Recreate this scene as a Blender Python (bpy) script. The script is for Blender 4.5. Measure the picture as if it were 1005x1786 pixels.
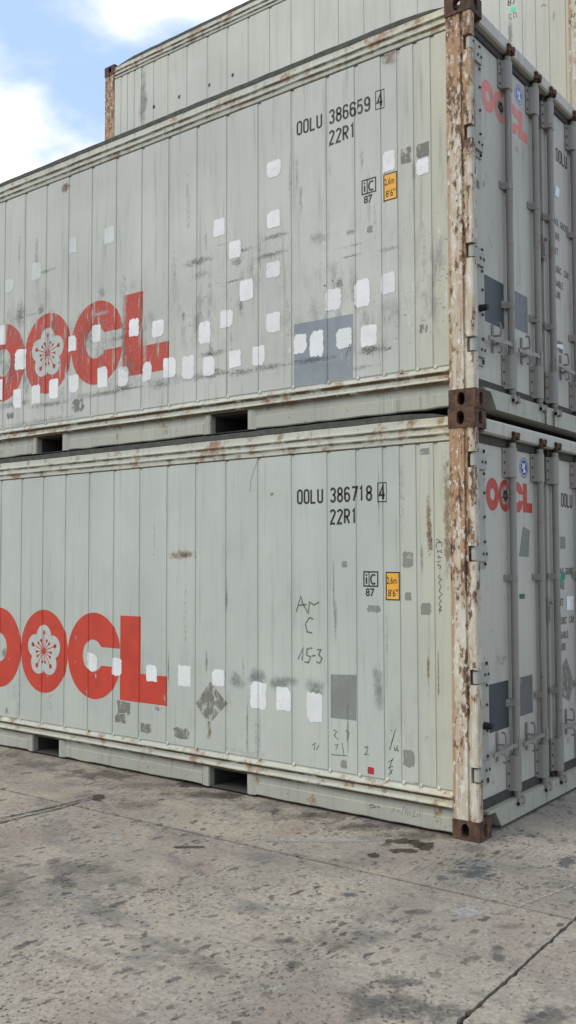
import bpy, bmesh, math, random
from mathutils import Vector, Matrix, noise as mnoise
R = math.radians
scene = bpy.context.scene
for o in list(bpy.data.objects): bpy.data.objects.remove(o)
col = scene.collection

# ------------------------------------------------------------------ camera
PW, PH = 1005.0, 1786.0                       # size of the photograph in pixels
F, YAW, PIT, ROL = 1630.3455, 0.657632, 0.0508696, -0.0024318
CAM = Vector((2.52993, -5.11365, 1.67256))
_fw = Vector((-math.sin(YAW)*math.cos(PIT), math.cos(YAW)*math.cos(PIT), math.sin(PIT)))
_r = Vector((math.cos(YAW), math.sin(YAW), 0)); _u = _r.cross(_fw)
RT = _r*math.cos(ROL) + _u*math.sin(ROL); UP = -_r*math.sin(ROL) + _u*math.cos(ROL)
cd = bpy.data.cameras.new('camera'); cam = bpy.data.objects.new('camera', cd); col.objects.link(cam)
cd.sensor_fit = 'VERTICAL'; cd.sensor_height = 36; cd.lens = F/PH*36; cd.clip_start = .05; cd.clip_end = 3000
cam.matrix_world = Matrix(((RT.x, UP.x, -_fw.x, CAM.x), (RT.y, UP.y, -_fw.y, CAM.y), (RT.z, UP.z, -_fw.z, CAM.z), (0, 0, 0, 1)))
scene.camera = cam
scene.cycles.max_bounces = 6; scene.cycles.diffuse_bounces = 3; scene.cycles.glossy_bounces = 2; scene.cycles.transparent_max_bounces = 8
def ray(px, py): return _fw*F + RT*(px - PW/2) - UP*(py - PH/2)
def on_y(px, py, y): d = ray(px, py); return CAM + d*((y - CAM.y)/d.y)       # pixel -> point on a side wall
def on_x(px, py, x): d = ray(px, py); return CAM + d*((x - CAM.x)/d.x)       # pixel -> point on a door end
def on_z(px, py, z=0.): d = ray(px, py); return CAM + d*((z - CAM.z)/d.z)    # pixel -> point on the ground

# ------------------------------------------------------------------ sky, sun, exposure
SUN_EL, SUN_AZ = R(48), R(205)               # azimuth clockwise from +Y
w = bpy.data.worlds.new('World'); scene.world = w; w.use_nodes = True
nt = w.node_tree; nt.nodes.clear()
def wn(t, **k):
    n = nt.nodes.new(t)
    for a, b in k.items(): setattr(n, a, b)
    return n
out = wn('ShaderNodeOutputWorld'); bg = wn('ShaderNodeBackground'); bg.inputs[1].default_value = .12
sky = wn('ShaderNodeTexSky', sky_type='NISHITA', sun_disc=False, sun_elevation=SUN_EL, sun_rotation=SUN_AZ)
sky.air_density = 1.0; sky.dust_density = 1.2; sky.ozone_density = 1.0
tc = wn('ShaderNodeTexCoord'); sep = wn('ShaderNodeSeparateXYZ'); nt.links.new(tc.outputs['Generated'], sep.inputs[0])
ad = wn('ShaderNodeMath', operation='ADD'); ad.inputs[1].default_value = .22; nt.links.new(sep.outputs[2], ad.inputs[0])
mx = wn('ShaderNodeMath', operation='MAXIMUM'); mx.inputs[1].default_value = .05; nt.links.new(ad.outputs[0], mx.inputs[0])
cmb = wn('ShaderNodeCombineXYZ')
for i in (0, 1):
    dv = wn('ShaderNodeMath', operation='DIVIDE'); nt.links.new(sep.outputs[i], dv.inputs[0]); nt.links.new(mx.outputs[0], dv.inputs[1]); nt.links.new(dv.outputs[0], cmb.inputs[i])
mpw = wn('ShaderNodeMapping'); mpw.inputs['Location'].default_value = (4.399, 4.878, 0.0); nt.links.new(cmb.outputs[0], mpw.inputs[0])
nzw = wn('ShaderNodeTexNoise'); nzw.inputs['Scale'].default_value = 2.4; nzw.inputs['Detail'].default_value = 6; nzw.inputs['Roughness'].default_value = .5
nt.links.new(mpw.outputs[0], nzw.inputs['Vector'])
rmp = wn('ShaderNodeValToRGB'); nt.links.new(nzw.outputs[0], rmp.inputs[0])
rmp.color_ramp.elements[0].position = .455; rmp.color_ramp.elements[1].position = .66
rmp.color_ramp.interpolation = 'EASE'
sc = wn('ShaderNodeMix', data_type='RGBA', blend_type='MIX'); sc.inputs['Factor'].default_value = .5
nt.links.new(sky.outputs[0], sc.inputs[6]); sc.inputs[7].default_value = (4.9, 6.6, 9.6, 1)
mxw = wn('ShaderNodeMix', data_type='RGBA'); nt.links.new(rmp.outputs[0], mxw.inputs['Factor'])
nt.links.new(sc.outputs[2], mxw.inputs[6]); mxw.inputs[7].default_value = (10.6, 9.8, 8.5, 1)
nt.links.new(mxw.outputs[2], bg.inputs[0]); nt.links.new(bg.outputs[0], out.inputs[0])
sd = bpy.data.lights.new('sun', 'SUN'); sun = bpy.data.objects.new('sun', sd); col.objects.link(sun)
sd.energy = 1.5; sd.angle = R(30); sd.color = (1, .94, .83)
sdir = Vector((math.sin(SUN_AZ)*math.cos(SUN_EL), math.cos(SUN_AZ)*math.cos(SUN_EL), math.sin(SUN_EL)))
sun.rotation_euler = sdir.to_track_quat('Z', 'Y').to_euler(); sun.location = sdir*40
vs = scene.view_settings; vs.view_transform = 'Standard'; vs.look = 'None'; vs.gamma = 1; vs.exposure = 0.45; vs.use_curve_mapping = False

# ------------------------------------------------------------------ materials
class NT:
    def __init__(s, name):
        s.m = bpy.data.materials.new(name); s.m.use_nodes = True; s.t = s.m.node_tree; s.t.nodes.clear()
        s.o = s.t.nodes.new('ShaderNodeOutputMaterial'); s.b = s.t.nodes.new('ShaderNodeBsdfPrincipled')
        s.t.links.new(s.b.outputs[0], s.o.inputs[0])
    def n(s, t, **k):
        x = s.t.nodes.new(t)
        for a, b in k.items(): setattr(x, a, b)
        return x
    def put(s, sock, v):
        if hasattr(v, 'is_output'): s.t.links.new(v, sock)
        elif v is not None:
            if isinstance(v, (tuple, list)) and len(v) == 3 and sock.type == 'RGBA': v = (*v, 1)
            sock.default_value = v
    def math(s, op, a, b=None, c=None, clamp=False):
        x = s.n('ShaderNodeMath', operation=op, use_clamp=clamp); s.put(x.inputs[0], a); s.put(x.inputs[1], b); s.put(x.inputs[2], c); return x.outputs[0]
    def mix(s, f, a, b, bt='MIX'):
        x = s.n('ShaderNodeMix', data_type='RGBA', blend_type=bt); s.put(x.inputs[0], f); s.put(x.inputs[6], a); s.put(x.inputs[7], b); return x.outputs[2]
    def ramp(s, f, a, b, lo=0., hi=1.):
        x = s.n('ShaderNodeMapRange', interpolation_type='SMOOTHSTEP'); s.put(x.inputs[0], f)
        for i, v in zip((1, 2, 3, 4), (a, b, lo, hi)): s.put(x.inputs[i], v)
        return x.outputs[0]
    def coords(s, kind='Object'):
        # object coordinates, shifted by where the thing stands so that copies differ
        t = s.n('ShaderNodeTexCoord'); return t.outputs[kind]
    def shifted(s):
        t = s.n('ShaderNodeTexCoord'); oi = s.n('ShaderNodeObjectInfo'); v = s.n('ShaderNodeVectorMath', operation='MULTIPLY_ADD')
        s.put(v.inputs[0], oi.outputs['Location']); v.inputs[1].default_value = (3.7, 2.9, 5.3); s.put(v.inputs[2], t.outputs['Object']); return v.outputs[0]
    def noise(s, vec, scale, detail=4, rough=.55, stretch=None, off=None, w=None):
        if stretch or off:
            mp = s.n('ShaderNodeMapping'); s.put(mp.inputs[0], vec)
            if stretch: mp.inputs['Scale'].default_value = stretch
            if off: mp.inputs['Location'].default_value = off
            vec = mp.outputs[0]
        x = s.n('ShaderNodeTexNoise'); s.put(x.inputs['Vector'], vec); x.inputs['Scale'].default_value = scale
        x.inputs['Detail'].default_value = detail; x.inputs['Roughness'].default_value = rough; return x.outputs[0]
    def bump(s, h, strength=.3, dist=.002):
        x = s.n('ShaderNodeBump'); x.inputs['Strength'].default_value = strength; x.inputs['Distance'].default_value = dist
        s.put(x.inputs['Height'], h); s.put(s.b.inputs['Normal'], x.outputs[0])
    def done(s, color, rough=.6, metal=0.):
        s.put(s.b.inputs['Base Color'], color); s.put(s.b.inputs['Roughness'], rough); s.b.inputs['Metallic'].default_value = metal
        s.b.inputs['Specular IOR Level'].default_value = .35; return s.m

def paint(name, base, grime=.4, scuff=.3, cream=.5, rust=.0, low=1.3, rough=.55, cream_col=(.43, .40, .27)):
    """weathered grey-green container paint: cream yellowing towards the post, rain streaks, scuffs, chips and rust"""
    s = NT(name); t = s.coords(); v = s.shifted()
    sp = s.n('ShaderNodeSeparateXYZ'); s.put(sp.inputs[0], t); X, Y, Z = sp.outputs
    big = s.noise(v, .9, 4); c = s.mix(s.ramp(big, .35, .7), [k*1.05 for k in base], [k*.90 for k in base])
    oi_ = s.n('ShaderNodeObjectInfo'); c = s.mix(s.ramp(oi_.outputs['Random'], 0, 1, 0, .16), c, [k*.80 for k in base])     # sheets age unevenly
    wob = s.noise(v, 1.0, 2, stretch=(3.3, .2, .12)); c = s.mix(s.ramp(wob, .4, .65, 0, .30), c, [base[0]*.86, base[1]*.86, base[2]*.87])
    if cream:
        cr = s.ramp(s.math('ADD', X, s.math('MULTIPLY', s.noise(v, 2.5, 3, stretch=(1, 1, .35)), .22)), -.50, -.03, 0, cream)
        c = s.mix(cr, c, cream_col)
    st = s.noise(v, 15, 5, .65, stretch=(1.5, 1, .075)); c = s.mix(s.ramp(st, .54, .72, 0, grime), c, (.17, .175, .15))
    st2 = s.noise(v, 34, 3, .6, stretch=(1.6, 1, .035), off=(3, 1, 8)); c = s.mix(s.ramp(st2, .62, .74, 0, grime*.65), c, (.56, .57, .53))
    if scuff:
        zm = s.math('MULTIPLY', s.ramp(Z, .25, .7), s.ramp(Z, low + .65, low - .35))
        zm = s.math('MULTIPLY', zm, s.ramp(s.noise(v, 1.3, 2, off=(7, 2, 1)), .30, .55))
        h = s.noise(v, 9, 6, .7, stretch=(1, 1, .42), off=(1, 5, 2)); c = s.mix(s.math('MULTIPLY', s.ramp(h, .47, .66), s.math('MULTIPLY', zm, scuff)), c, (.225, .22, .205))
        h2 = s.noise(v, 55, 4, .7, stretch=(.55, 1, .9), off=(4, 5, 2)); c = s.mix(s.math('MULTIPLY', s.ramp(h2, .63, .69), s.math('MULTIPLY', zm, min(1, scuff*1.2))), c, (.06, .06, .055))
        h3 = s.noise(v, 40, 4, .7, stretch=(1, 1, .3), off=(9, 1, 4)); c = s.mix(s.math('MULTIPLY', s.ramp(h3, .64, .70), s.math('MULTIPLY', zm, min(1, scuff*1.2))), c, (.62, .62, .6))
    dots = s.noise(v, 95, 2, .5); c = s.mix(s.ramp(dots, .745, .775, 0, .7), c, (.09, .075, .055))
    if rust:
        r = s.noise(v, 5.5, 7, .72, off=(2, 2, 2)); rm = s.ramp(r, .60 - rust*.14, .70 - rust*.10)
        c = s.mix(s.math('MULTIPLY', rm, .85), c, (.20, .105, .05))
        r2 = s.noise(v, 22, 5, .7, off=(8, 2, 2)); c = s.mix(s.ramp(r2, .66 - rust*.05, .71, 0, .85), c, (.075, .05, .033))
    s.bump(s.math('ADD', s.noise(v, 2.6, 3, stretch=(1.6, 1, .7)), s.math('MULTIPLY', s.noise(v, 140, 2), .012)), .5, .02)
    return s.done(c, s.ramp(st, .3, .7, rough - .08, rough + .12))

BASE_UP, BASE_LO, BASE_BK = (.416, .428, .382), (.396, .420, .370), (.462, .467, .410)
def paint_set(tag, base, scuff, grime):
    return dict(wall=paint('wall_paint_' + tag, base, grime, scuff, .55, 0, 1.15 if scuff > .5 else .75),
                rail=paint('rail_paint_' + tag, (.40, .405, .335), grime*1.4, 0, .75, .62),
                skirt=paint('skirt_paint_' + tag, (.325, .33, .275), grime*1.8, 0, .15, .16),
                door=paint('door_paint_' + tag, (.425, .415, .360), grime*1.0, .55, 0, .05, .75),
                strap=paint('strap_paint_' + tag, (.335, .332, .29), grime*1.2, .0, 0, .22),
                steel=paint('fitting_paint_' + tag, (.24, .228, .20), grime*1.3, .0, 0, .16, rough=.5))
PS = {'up': paint_set('worn', BASE_UP, .9, .42), 'lo': paint_set('plain', BASE_LO, .32, .30), 'bk': paint_set('pale', BASE_BK, .1, .16)}

def mk_post():
    s = NT('peeling_post_paint'); t = s.coords(); v = s.shifted(); sp = s.n('ShaderNodeSeparateXYZ'); s.put(sp.inputs[0], t); X, Y, Z = sp.outputs
    n1 = s.noise(v, 9, 4, .6, stretch=(1.2, 1.2, .4)); top = s.ramp(Z, .7, 2.4, -.035, .115)
    c = s.mix(s.ramp(n1, .38, .62), (.42, .385, .285), (.51, .48, .40))
    run = s.noise(v, 5, 5, .6, stretch=(3.2, 2, .16), off=(1, 8, 2))                       # orange rust runs
    c = s.mix(s.ramp(s.math('ADD', run, top), .49, .66, 0, .85), c, (.31, .155, .065))
    edge = s.ramp(s.math('ADD', X, s.math('MULTIPLY', s.noise(v, 7, 4, off=(6, 1, 1), stretch=(1, 1, .5)), .05)), -.118, -.135)
    c = s.mix(s.math('MULTIPLY', edge, .7), c, (.31, .17, .075))
    chip = s.noise(v, 32, 7, .72, stretch=(1, 1, .42), off=(3, 4, 5)); cl = s.ramp(s.noise(v, 5, 4, .6, stretch=(1.6, 1.6, .45), off=(17, 2, 3)), .40, .62, -.085, .045); ed2 = s.ramp(s.math('ABSOLUTE', s.math('ADD', X, .068)), .030, .004, 0, .05); cb = s.math('ADD', s.math('ADD', chip, s.math('MULTIPLY', top, .5)), s.math('ADD', cl, ed2))
    c = s.mix(s.ramp(cb, .47, .57, 0, .6), c, (.33, .20, .10)); c = s.mix(s.ramp(cb, .55, .59, 0, .9), c, (.13, .07, .038)); c = s.mix(s.ramp(cb, .63, .66, 0, .8), c, (.055, .035, .024))
    fl = s.noise(v, 40, 6, .72, stretch=(1, 1, .45), off=(13, 4, 5)); c = s.mix(s.ramp(fl, .565, .60, 0, .85), c, (.60, .575, .50))
    fd = s.noise(v, 80, 3, .7, off=(3, 14, 5)); c = s.mix(s.ramp(fd, .66, .70, 0, .8), c, (.07, .05, .035))
    s.bump(s.math('SUBTRACT', fl, s.math('MULTIPLY', s.ramp(cb, .55, .59), .6)), .6, .004); return s.done(c, .72)
def mk_rust():
    s = NT('dark_rust'); v = s.shifted(); n1 = s.noise(v, 14, 6, .7); n2 = s.noise(v, 60, 4, .7, off=(2, 3, 4))
    c = s.mix(s.ramp(n1, .36, .66), (.042, .026, .020), (.125, .064, .037)); c = s.mix(s.ramp(n2, .62, .68, 0, .8), c, (.33, .23, .14)); c = s.mix(s.ramp(n1, .64, .72, 0, .6), c, (.40, .36, .28))
    s.bump(s.math('ADD', n1, n2), .6, .004); return s.done(c, .85)
def plain(name, c, rough=.6, var=.12, scale=20, metal=0.):
    s = NT(name); v = s.shifted(); n = s.noise(v, scale, 4); return s.done(s.mix(s.ramp(n, .3, .7), [k*(1 - var) for k in c], [k*(1 + var) for k in c]), rough, metal)
def worn(name, c, lo, hi, scale=30, stretch=(1, 1, .3), rough=.6, fine=.66, max_alpha=1.):
    """flat paint or print that has flaked: transparent where the noise is high"""
    s = NT(name); v = s.shifted(); n = s.noise(v, scale, 6, .7, stretch=stretch); n2 = s.noise(v, scale*4, 4, .7, off=(5, 5, 5)); n0 = s.noise(v, 6, 3, off=(2, 9, 4))
    oi = s.n('ShaderNodeObjectInfo'); cc = s.mix(s.ramp(n0, .35, .7), c, [k*.86 for k in c]); cc = s.mix(s.ramp(oi.outputs['Random'], .2, 1, 0, .5), cc, [k*.80 for k in c]) if 'white' in name else cc
    s.put(s.b.inputs['Base Color'], cc); s.b.inputs['Roughness'].default_value = rough; s.b.inputs['Specular IOR Level'].default_value = .3
    a = s.math('MULTIPLY', s.ramp(n, hi, lo), s.ramp(n2, fine + .05, fine)); a = s.math('MULTIPLY', a, max_alpha)
    s.put(s.b.inputs['Alpha'], a); return s.m
def stain(name, c, strength=.8, grain=9, edge=.9, rough=.8, c2=None, soft=.25):
    """soft-edged stain, faded towards the rim of its own sheet by a UV distance plus noise"""
    s = NT(name); uv = s.n('ShaderNodeUVMap'); v = s.shifted(); oi = s.n('ShaderNodeObjectInfo')
    d = s.n('ShaderNodeVectorMath', operation='DISTANCE'); s.put(d.inputs[0], uv.outputs[0]); d.inputs[1].default_value = (.5, .5, 0)
    rad = s.math('MULTIPLY', d.outputs['Value'], 2.0); n = s.noise(v, grain, 5, .68); n2 = s.noise(v, grain*5, 2, .7)
    a = s.math('SUBTRACT', s.math('ADD', 1.0, s.math('MULTIPLY', s.math('SUBTRACT', n, .5), edge*3.2)), rad)
    a = s.ramp(a, .08, .08 + soft); a = s.math('MULTIPLY', a, s.ramp(n2, .25, .62, .45, 1)); a = s.math('MULTIPLY', a, strength)
    s.put(s.b.inputs['Base Color'], s.mix(s.ramp(n, .4, .65), c, c2 or [k*.7 for k in c])); s.b.inputs['Roughness'].default_value = rough; s.b.inputs['Specular IOR Level'].default_value = .25
    s.put(s.b.inputs['Alpha'], a); return s.m
def mk_concrete():
    s = NT('yard_concrete'); t = s.n('ShaderNodeNewGeometry').outputs['Position']
    c = s.mix(s.ramp(s.noise(t, .9, 6, .62), .36, .64), (.365, .322, .248), (.235, .207, .165))
    c = s.mix(s.ramp(s.noise(t, 1.9, 5, .6, off=(4, 4, 0)), .50, .68, 0, .6), c, (.265, .205, .165))
    c = s.mix(s.ramp(s.noise(t, 2.6, 6, .66, off=(9, 1, 0), stretch=(.7, 1.3, 1)), .50, .68, 0, .70), c, (.125, .12, .115))
    c = s.mix(s.ramp(s.noise(t, 3.4, 6, .66, off=(19, 7, 0)), .54, .70, 0, .55), c, (.37, .35, .30))
    g = s.noise(t, 38, 7, .78); c = s.mix(s.ramp(g, .36, .66, 0, .55), c, (.105, .098, .09))
    g2 = s.noise(t, 130, 4, .7, off=(2, 2, 0)); c = s.mix(s.ramp(g2, .60, .72, 0, .5), c, (.45, .435, .40)); c = s.mix(s.ramp(g2, .38, .28, 0, .5), c, (.07, .065, .06))
    hs = None
    for sc_, thr, off, st in ((11, .44, (0, 0, 0), (1.3, .66, 1)), (19, .52, (5, 3, 0), (1.3, .68, 1)), (34, .56, (2, 9, 0), (1.2, .75, 1)), (60, .56, (6, 1, 0), (1.1, .85, 1)), (5, .20, (8, 8, 0), (1.4, .6, 1))):
        warp = s.n('ShaderNodeTexNoise'); s.put(warp.inputs['Vector'], t); warp.inputs['Scale'].default_value = sc_*1.5; warp.inputs['Detail'].default_value = 5; warp.inputs['Roughness'].default_value = .65
        vm = s.n('ShaderNodeVectorMath', operation='MULTIPLY_ADD'); s.put(vm.inputs[0], warp.outputs['Color']); vm.inputs[1].default_value = (1.25/sc_,)*3; s.put(vm.inputs[2], t)
        mp = s.n('ShaderNodeMapping'); s.put(mp.inputs[0], vm.outputs[0]); mp.inputs['Location'].default_value = off; mp.inputs['Scale'].default_value = st; mp.inputs['Rotation'].default_value = (0, 0, .65)
        vo = s.n('ShaderNodeTexVoronoi', voronoi_dimensions='2D'); s.put(vo.inputs['Vector'], mp.outputs[0]); vo.inputs['Scale'].default_value = sc_
        cs = s.n('ShaderNodeSeparateColor'); s.put(cs.inputs[0], vo.outputs['Color'])
        rad = s.math('MULTIPLY', s.math('POWER', cs.outputs[0], 6.0), thr); d = s.math('SUBTRACT', vo.outputs['Distance'], rad)
        dens = s.ramp(s.noise(t, 1.3, 5, off=(off[0] + 3, 1, 0)), .40, .62, .06, 1)
        mk = s.math('MULTIPLY', s.ramp(d, .015, -.05), dens); dark = s.mix(cs.outputs[1], (.028, .026, .024), (.10, .092, .083))  # pit colour darkened to carry the shade inside each pit
        c = s.mix(s.math('MULTIPLY', mk, .80), c, dark); hs = mk if hs is None else s.math('MAXIMUM', hs, mk)
    fk = s.noise(t, 75, 3, .6, off=(31, 7, 0)); c = s.mix(s.ramp(fk, .70, .74, 0, .85), c, (.56, .55, .52))
    cr = s.n('ShaderNodeTexVoronoi', feature='DISTANCE_TO_EDGE', voronoi_dimensions='2D'); wv_ = s.n('ShaderNodeVectorMath', operation='MULTIPLY_ADD'); wt_ = s.n('ShaderNodeTexNoise'); s.put(wt_.inputs['Vector'], t); wt_.inputs['Scale'].default_value = 2.2; wt_.inputs['Detail'].default_value = 6
    s.put(wv_.inputs[0], wt_.outputs['Color']); wv_.inputs[1].default_value = (.9, .9, 0); s.put(wv_.inputs[2], t); s.put(cr.inputs['Vector'], wv_.outputs[0]); cr.inputs['Scale'].default_value = .55
    ck = s.math('MULTIPLY', s.ramp(cr.outputs['Distance'], .0022, .0004), s.ramp(s.noise(t, .8, 2, off=(50, 3, 0)), .48, .58)); c = s.mix(s.math('MULTIPLY', ck, .6), c, (.06, .055, .05))
    h = s.math('SUBTRACT', s.math('ADD', s.math('MULTIPLY', g, .5), s.math('MULTIPLY', g2, .3)), s.math('MULTIPLY', hs, .8))
    s.bump(h, .6, .006); return s.done(c, .82)

M = dict(post=mk_post(), rust=mk_rust(), concrete=mk_concrete(),
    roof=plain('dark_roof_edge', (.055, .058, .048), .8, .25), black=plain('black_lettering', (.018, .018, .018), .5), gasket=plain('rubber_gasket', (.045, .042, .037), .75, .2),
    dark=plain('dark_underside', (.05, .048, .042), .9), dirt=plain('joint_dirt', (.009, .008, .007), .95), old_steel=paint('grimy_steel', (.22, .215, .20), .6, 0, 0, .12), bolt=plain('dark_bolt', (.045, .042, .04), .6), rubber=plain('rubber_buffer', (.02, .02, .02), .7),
    white=worn('white_patch_paint', (.66, .672, .658), .64, .74, 18, (1, 1, 1), .55, .80), white2=worn('faint_white_paint', (.565, .595, .565), .66, .76, 18, (1, 1, 1), .55, .80, .9),
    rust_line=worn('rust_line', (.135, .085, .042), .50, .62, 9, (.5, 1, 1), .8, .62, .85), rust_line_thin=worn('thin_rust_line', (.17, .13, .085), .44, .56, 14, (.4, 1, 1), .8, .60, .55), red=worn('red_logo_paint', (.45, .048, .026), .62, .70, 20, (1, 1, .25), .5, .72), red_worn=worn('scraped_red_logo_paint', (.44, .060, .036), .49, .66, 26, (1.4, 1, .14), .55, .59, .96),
    red_door=plain('red_door_logo', (.40, .045, .024), .5, .06), pink_door=plain('faded_red_door_logo', (.60, .20, .17), .55, .06), petal=plain('petal_paint', (.375, .41, .375), .6, .06), petal_door=worn('petal_door_paint', (.33, .335, .31), .60, .72, 60, (1, 1, 1), .6, .66, .95),
    petal_mark=worn('petal_door_marks', (.30, .20, .18), .5, .62, 60, (1, 1, 1), .6, .6, .6), yellow=plain('height_plate_yellow', (.66, .33, .035), .5, .05), blue=plain('emblem_blue', (.03, .055, .20), .5, .1), blue_fade=plain('faded_emblem_blue', (.13, .19, .40), .5, .1),
    blue_tint=worn('blue_touch_up', (.25, .295, .345), .58, .76, 14, (1, 1, .3), .55, .66, .56), grey_tint=worn('grey_touch_up', (.23, .245, .225), .56, .74, 12, (1, 1, .3), .6, .70, .72),
    slate=worn('slate_door_sheet', (.055, .064, .072), .66, .80, 14, (1, 1, .3), .5, .74, .95), slate_lt=worn('faded_slate_sheet', (.13, .135, .125), .54, .72, 14, (1, 1, .3), .6, .70, .85), slate_up=plain('grey_tape_sheet', (.15, .165, .175), .6, .1),
    ghost=worn('sticker_residue', (.25, .26, .23), .55, .70, 28, (1, 1, 1), .7, .68, .7), ghost_dark=worn('torn_sticker', (.185, .18, .155), .47, .62, 30, (1, 1, .6), .7, .60, .80),
    pen=worn('marker_pen', (.045, .05, .045), .55, .68, 90, (1, 1, 1), .7, .66, .85), pen_soft=worn('faded_marker_pen', (.13, .145, .12), .50, .64, 90, (1, 1, 1), .7, .62, .75),
    redtag=plain('red_tag', (.34, .02, .03), .5), green=plain('green_sticker', (.015, .22, .13), .5), green_dk=plain('dark_green_sticker', (.02, .10, .06), .5), green_lt=plain('green_dot', (.09, .62, .30), .5), tag_white=plain('white_tag', (.68, .69, .70), .5),
    smear=stain('dark_scrape', (.06, .06, .055), .42, 70, 1.4, soft=.7), smear_grey=stain('grey_scrape', (.19, .195, .18), .30, 40, .9, soft=.9), rust_st=stain('rust_stain', (.24, .13, .05), .55, 24, .8, soft=.7), smear_w=stain('white_scrape', (.58, .59, .56), .55, 30, .9, soft=.7), soft_grey=stain('soft_grey_smudge', (.21, .23, .21), .5, 8, .5, soft=.8),
    oil=stain('oil_stain', (.060, .060, .062), .50, 9, 1.1, c2=(.10, .098, .096), soft=.75), oil_soft=stain('soft_oil_stain', (.10, .096, .092), .34, 6, 1.0, soft=.9), oil_brown=stain('brown_oil_stain', (.055, .042, .03), .82, 11, .8), brown_soft=stain('soft_brown_patch', (.085, .07, .055), .5, 6, .9, soft=.8), groove_dark=stain('broom_groove_dirt', (.09, .08, .07), .45, 14, .9, soft=.7), groove_light=stain('broom_groove_ridge', (.36, .335, .29), .45, 14, .9, soft=.7), teal=stain('teal_paint_stain', (.055, .085, .10), .55, 16, 1.1, soft=.6), scuff=stain('white_scuff', (.42, .41, .39), .65, 20, .9), track=stain('tyre_track', (.05, .042, .035), .9, 14, .6, soft=.45))

# ------------------------------------------------------------------ mesh helpers
def finish(name, verts, faces, uv=None, bevel=0., smooth=False):
    me = bpy.data.meshes.new(name); bm = bmesh.new(); vv = [bm.verts.new(v) for v in verts]
    for f in faces:
        try: bm.faces.new([vv[i] for i in f])
        except ValueError: pass
    if bevel: bmesh.ops.bevel(bm, geom=[e for e in bm.edges if e.calc_face_angle(0) > .5], offset=bevel, segments=1, affect='EDGES', clamp_overlap=True)
    bmesh.ops.recalc_face_normals(bm, faces=bm.faces) if not uv else None
    bm.to_mesh(me); bm.free()
    if smooth:
        for p in me.polygons: p.use_smooth = True
        me.set_sharp_from_angle(angle=R(40))
    return me
def obj(name, me, mat, parent=None, label=None, kind=None):
    o = bpy.data.objects.new(name, me); col.objects.link(o); o.parent = parent
    if not me.materials: me.materials.append(mat)
    if me.materials[0] is not mat: o.material_slots[0].link = 'OBJECT'; o.material_slots[0].material = mat
    if label: o['label'] = label
    if kind: o['kind'] = kind
    return o
class MB:
    def __init__(s): s.v, s.f = [], []
    def add(s, v, f): k = len(s.v); s.v += [tuple(p) for p in v]; s.f += [[i + k for i in q] for q in f]; return s
    def box(s, x0, x1, y0, y1, z0, z1):
        return s.add([(x, y, z) for x in (x0, x1) for y in (y0, y1) for z in (z0, z1)], [(0, 1, 3, 2), (4, 6, 7, 5), (0, 4, 5, 1), (2, 3, 7, 6), (0, 2, 6, 4), (1, 5, 7, 3)])
    def prism(s, poly, axis, a, b):
        # poly in the two other axes (in x,y,z order), swept along axis from a to b
        n = len(poly)
        def p(q, t): q = list(q); q.insert(axis, t); return q
        return s.add([p(q, a) for q in poly] + [p(q, b) for q in poly], [list(range(n)), list(range(2*n - 1, n - 1, -1))] + [(i, (i + 1) % n, n + (i + 1) % n, n + i) for i in range(n)])
    def cyl(s, p0, p1, r, n=12, r1=None):
        p0, p1 = Vector(p0), Vector(p1); d = (p1 - p0).normalized(); a = d.orthogonal().normalized(); b = d.cross(a); r1 = r if r1 is None else r1
        ring = lambda c, q: [c + (a*math.cos(2*math.pi*i/n) + b*math.sin(2*math.pi*i/n))*q for i in range(n)]
        return s.add(ring(p0, r) + ring(p1, r1), [list(range(n - 1, -1, -1)), list(range(n, 2*n))] + [(i, (i + 1) % n, n + (i + 1) % n, n + i) for i in range(n)])
    def tube(s, pts, r, n=8):
        for a, b in zip(pts, pts[1:]): s.cyl(a, b, r, n)
        return s
    def mesh(s, name, bevel=0., smooth=False): return finish(name, s.v, s.f, None, bevel, smooth)

# flat art in plane coordinates: a list of polygons [(a, b), ...]
def ell(cx, cy, rx, ry, n=40, a0=0, a1=360): return [(cx + rx*math.cos(R(a0 + (a1 - a0)*i/n)), cy + ry*math.sin(R(a0 + (a1 - a0)*i/n))) for i in range(n + (a1 - a0 < 360))]
def ringp(o, i): n = len(o); return [[o[k], o[(k + 1) % n], i[(k + 1) % n], i[k]] for k in range(n)]
def stripp(o, i): return [[o[k], o[k + 1], i[k + 1], i[k]] for k in range(len(o) - 1)]
def ribbon(pts, wd, closed=False):
    out = []; n = len(pts); L, Rr = [], []
    for k in range(n):
        p = Vector(pts[k]); a = Vector(pts[k - 1]) if (k or closed) else None; b = Vector(pts[(k + 1) % n]) if (k < n - 1 or closed) else None
        d1 = (p - a).normalized() if a is not None and (p - a).length > 1e-9 else None; d2 = (b - p).normalized() if b is not None and (b - p).length > 1e-9 else None
        d1 = d1 or d2; d2 = d2 or d1; n1 = Vector((-d1.y, d1.x)); n2 = Vector((-d2.y, d2.x)); m = n1 + n2
        m = m.normalized() if m.length > .2 else n1; q = wd/2/max(.45, m.dot(n1)); L.append(tuple(p + m*q)); Rr.append(tuple(p - m*q))
    out = stripp(L, Rr)
    if closed: out.append([L[-1], L[0], Rr[0], Rr[-1]])
    return out
A = lambda cx, cy, rx, ry, a0, a1, n=8: [(cx + rx*math.cos(R(a0 + (a1 - a0)*i/n)), cy + ry*math.sin(R(a0 + (a1 - a0)*i/n))) for i in range(n + 1)]
GW = .40
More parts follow.
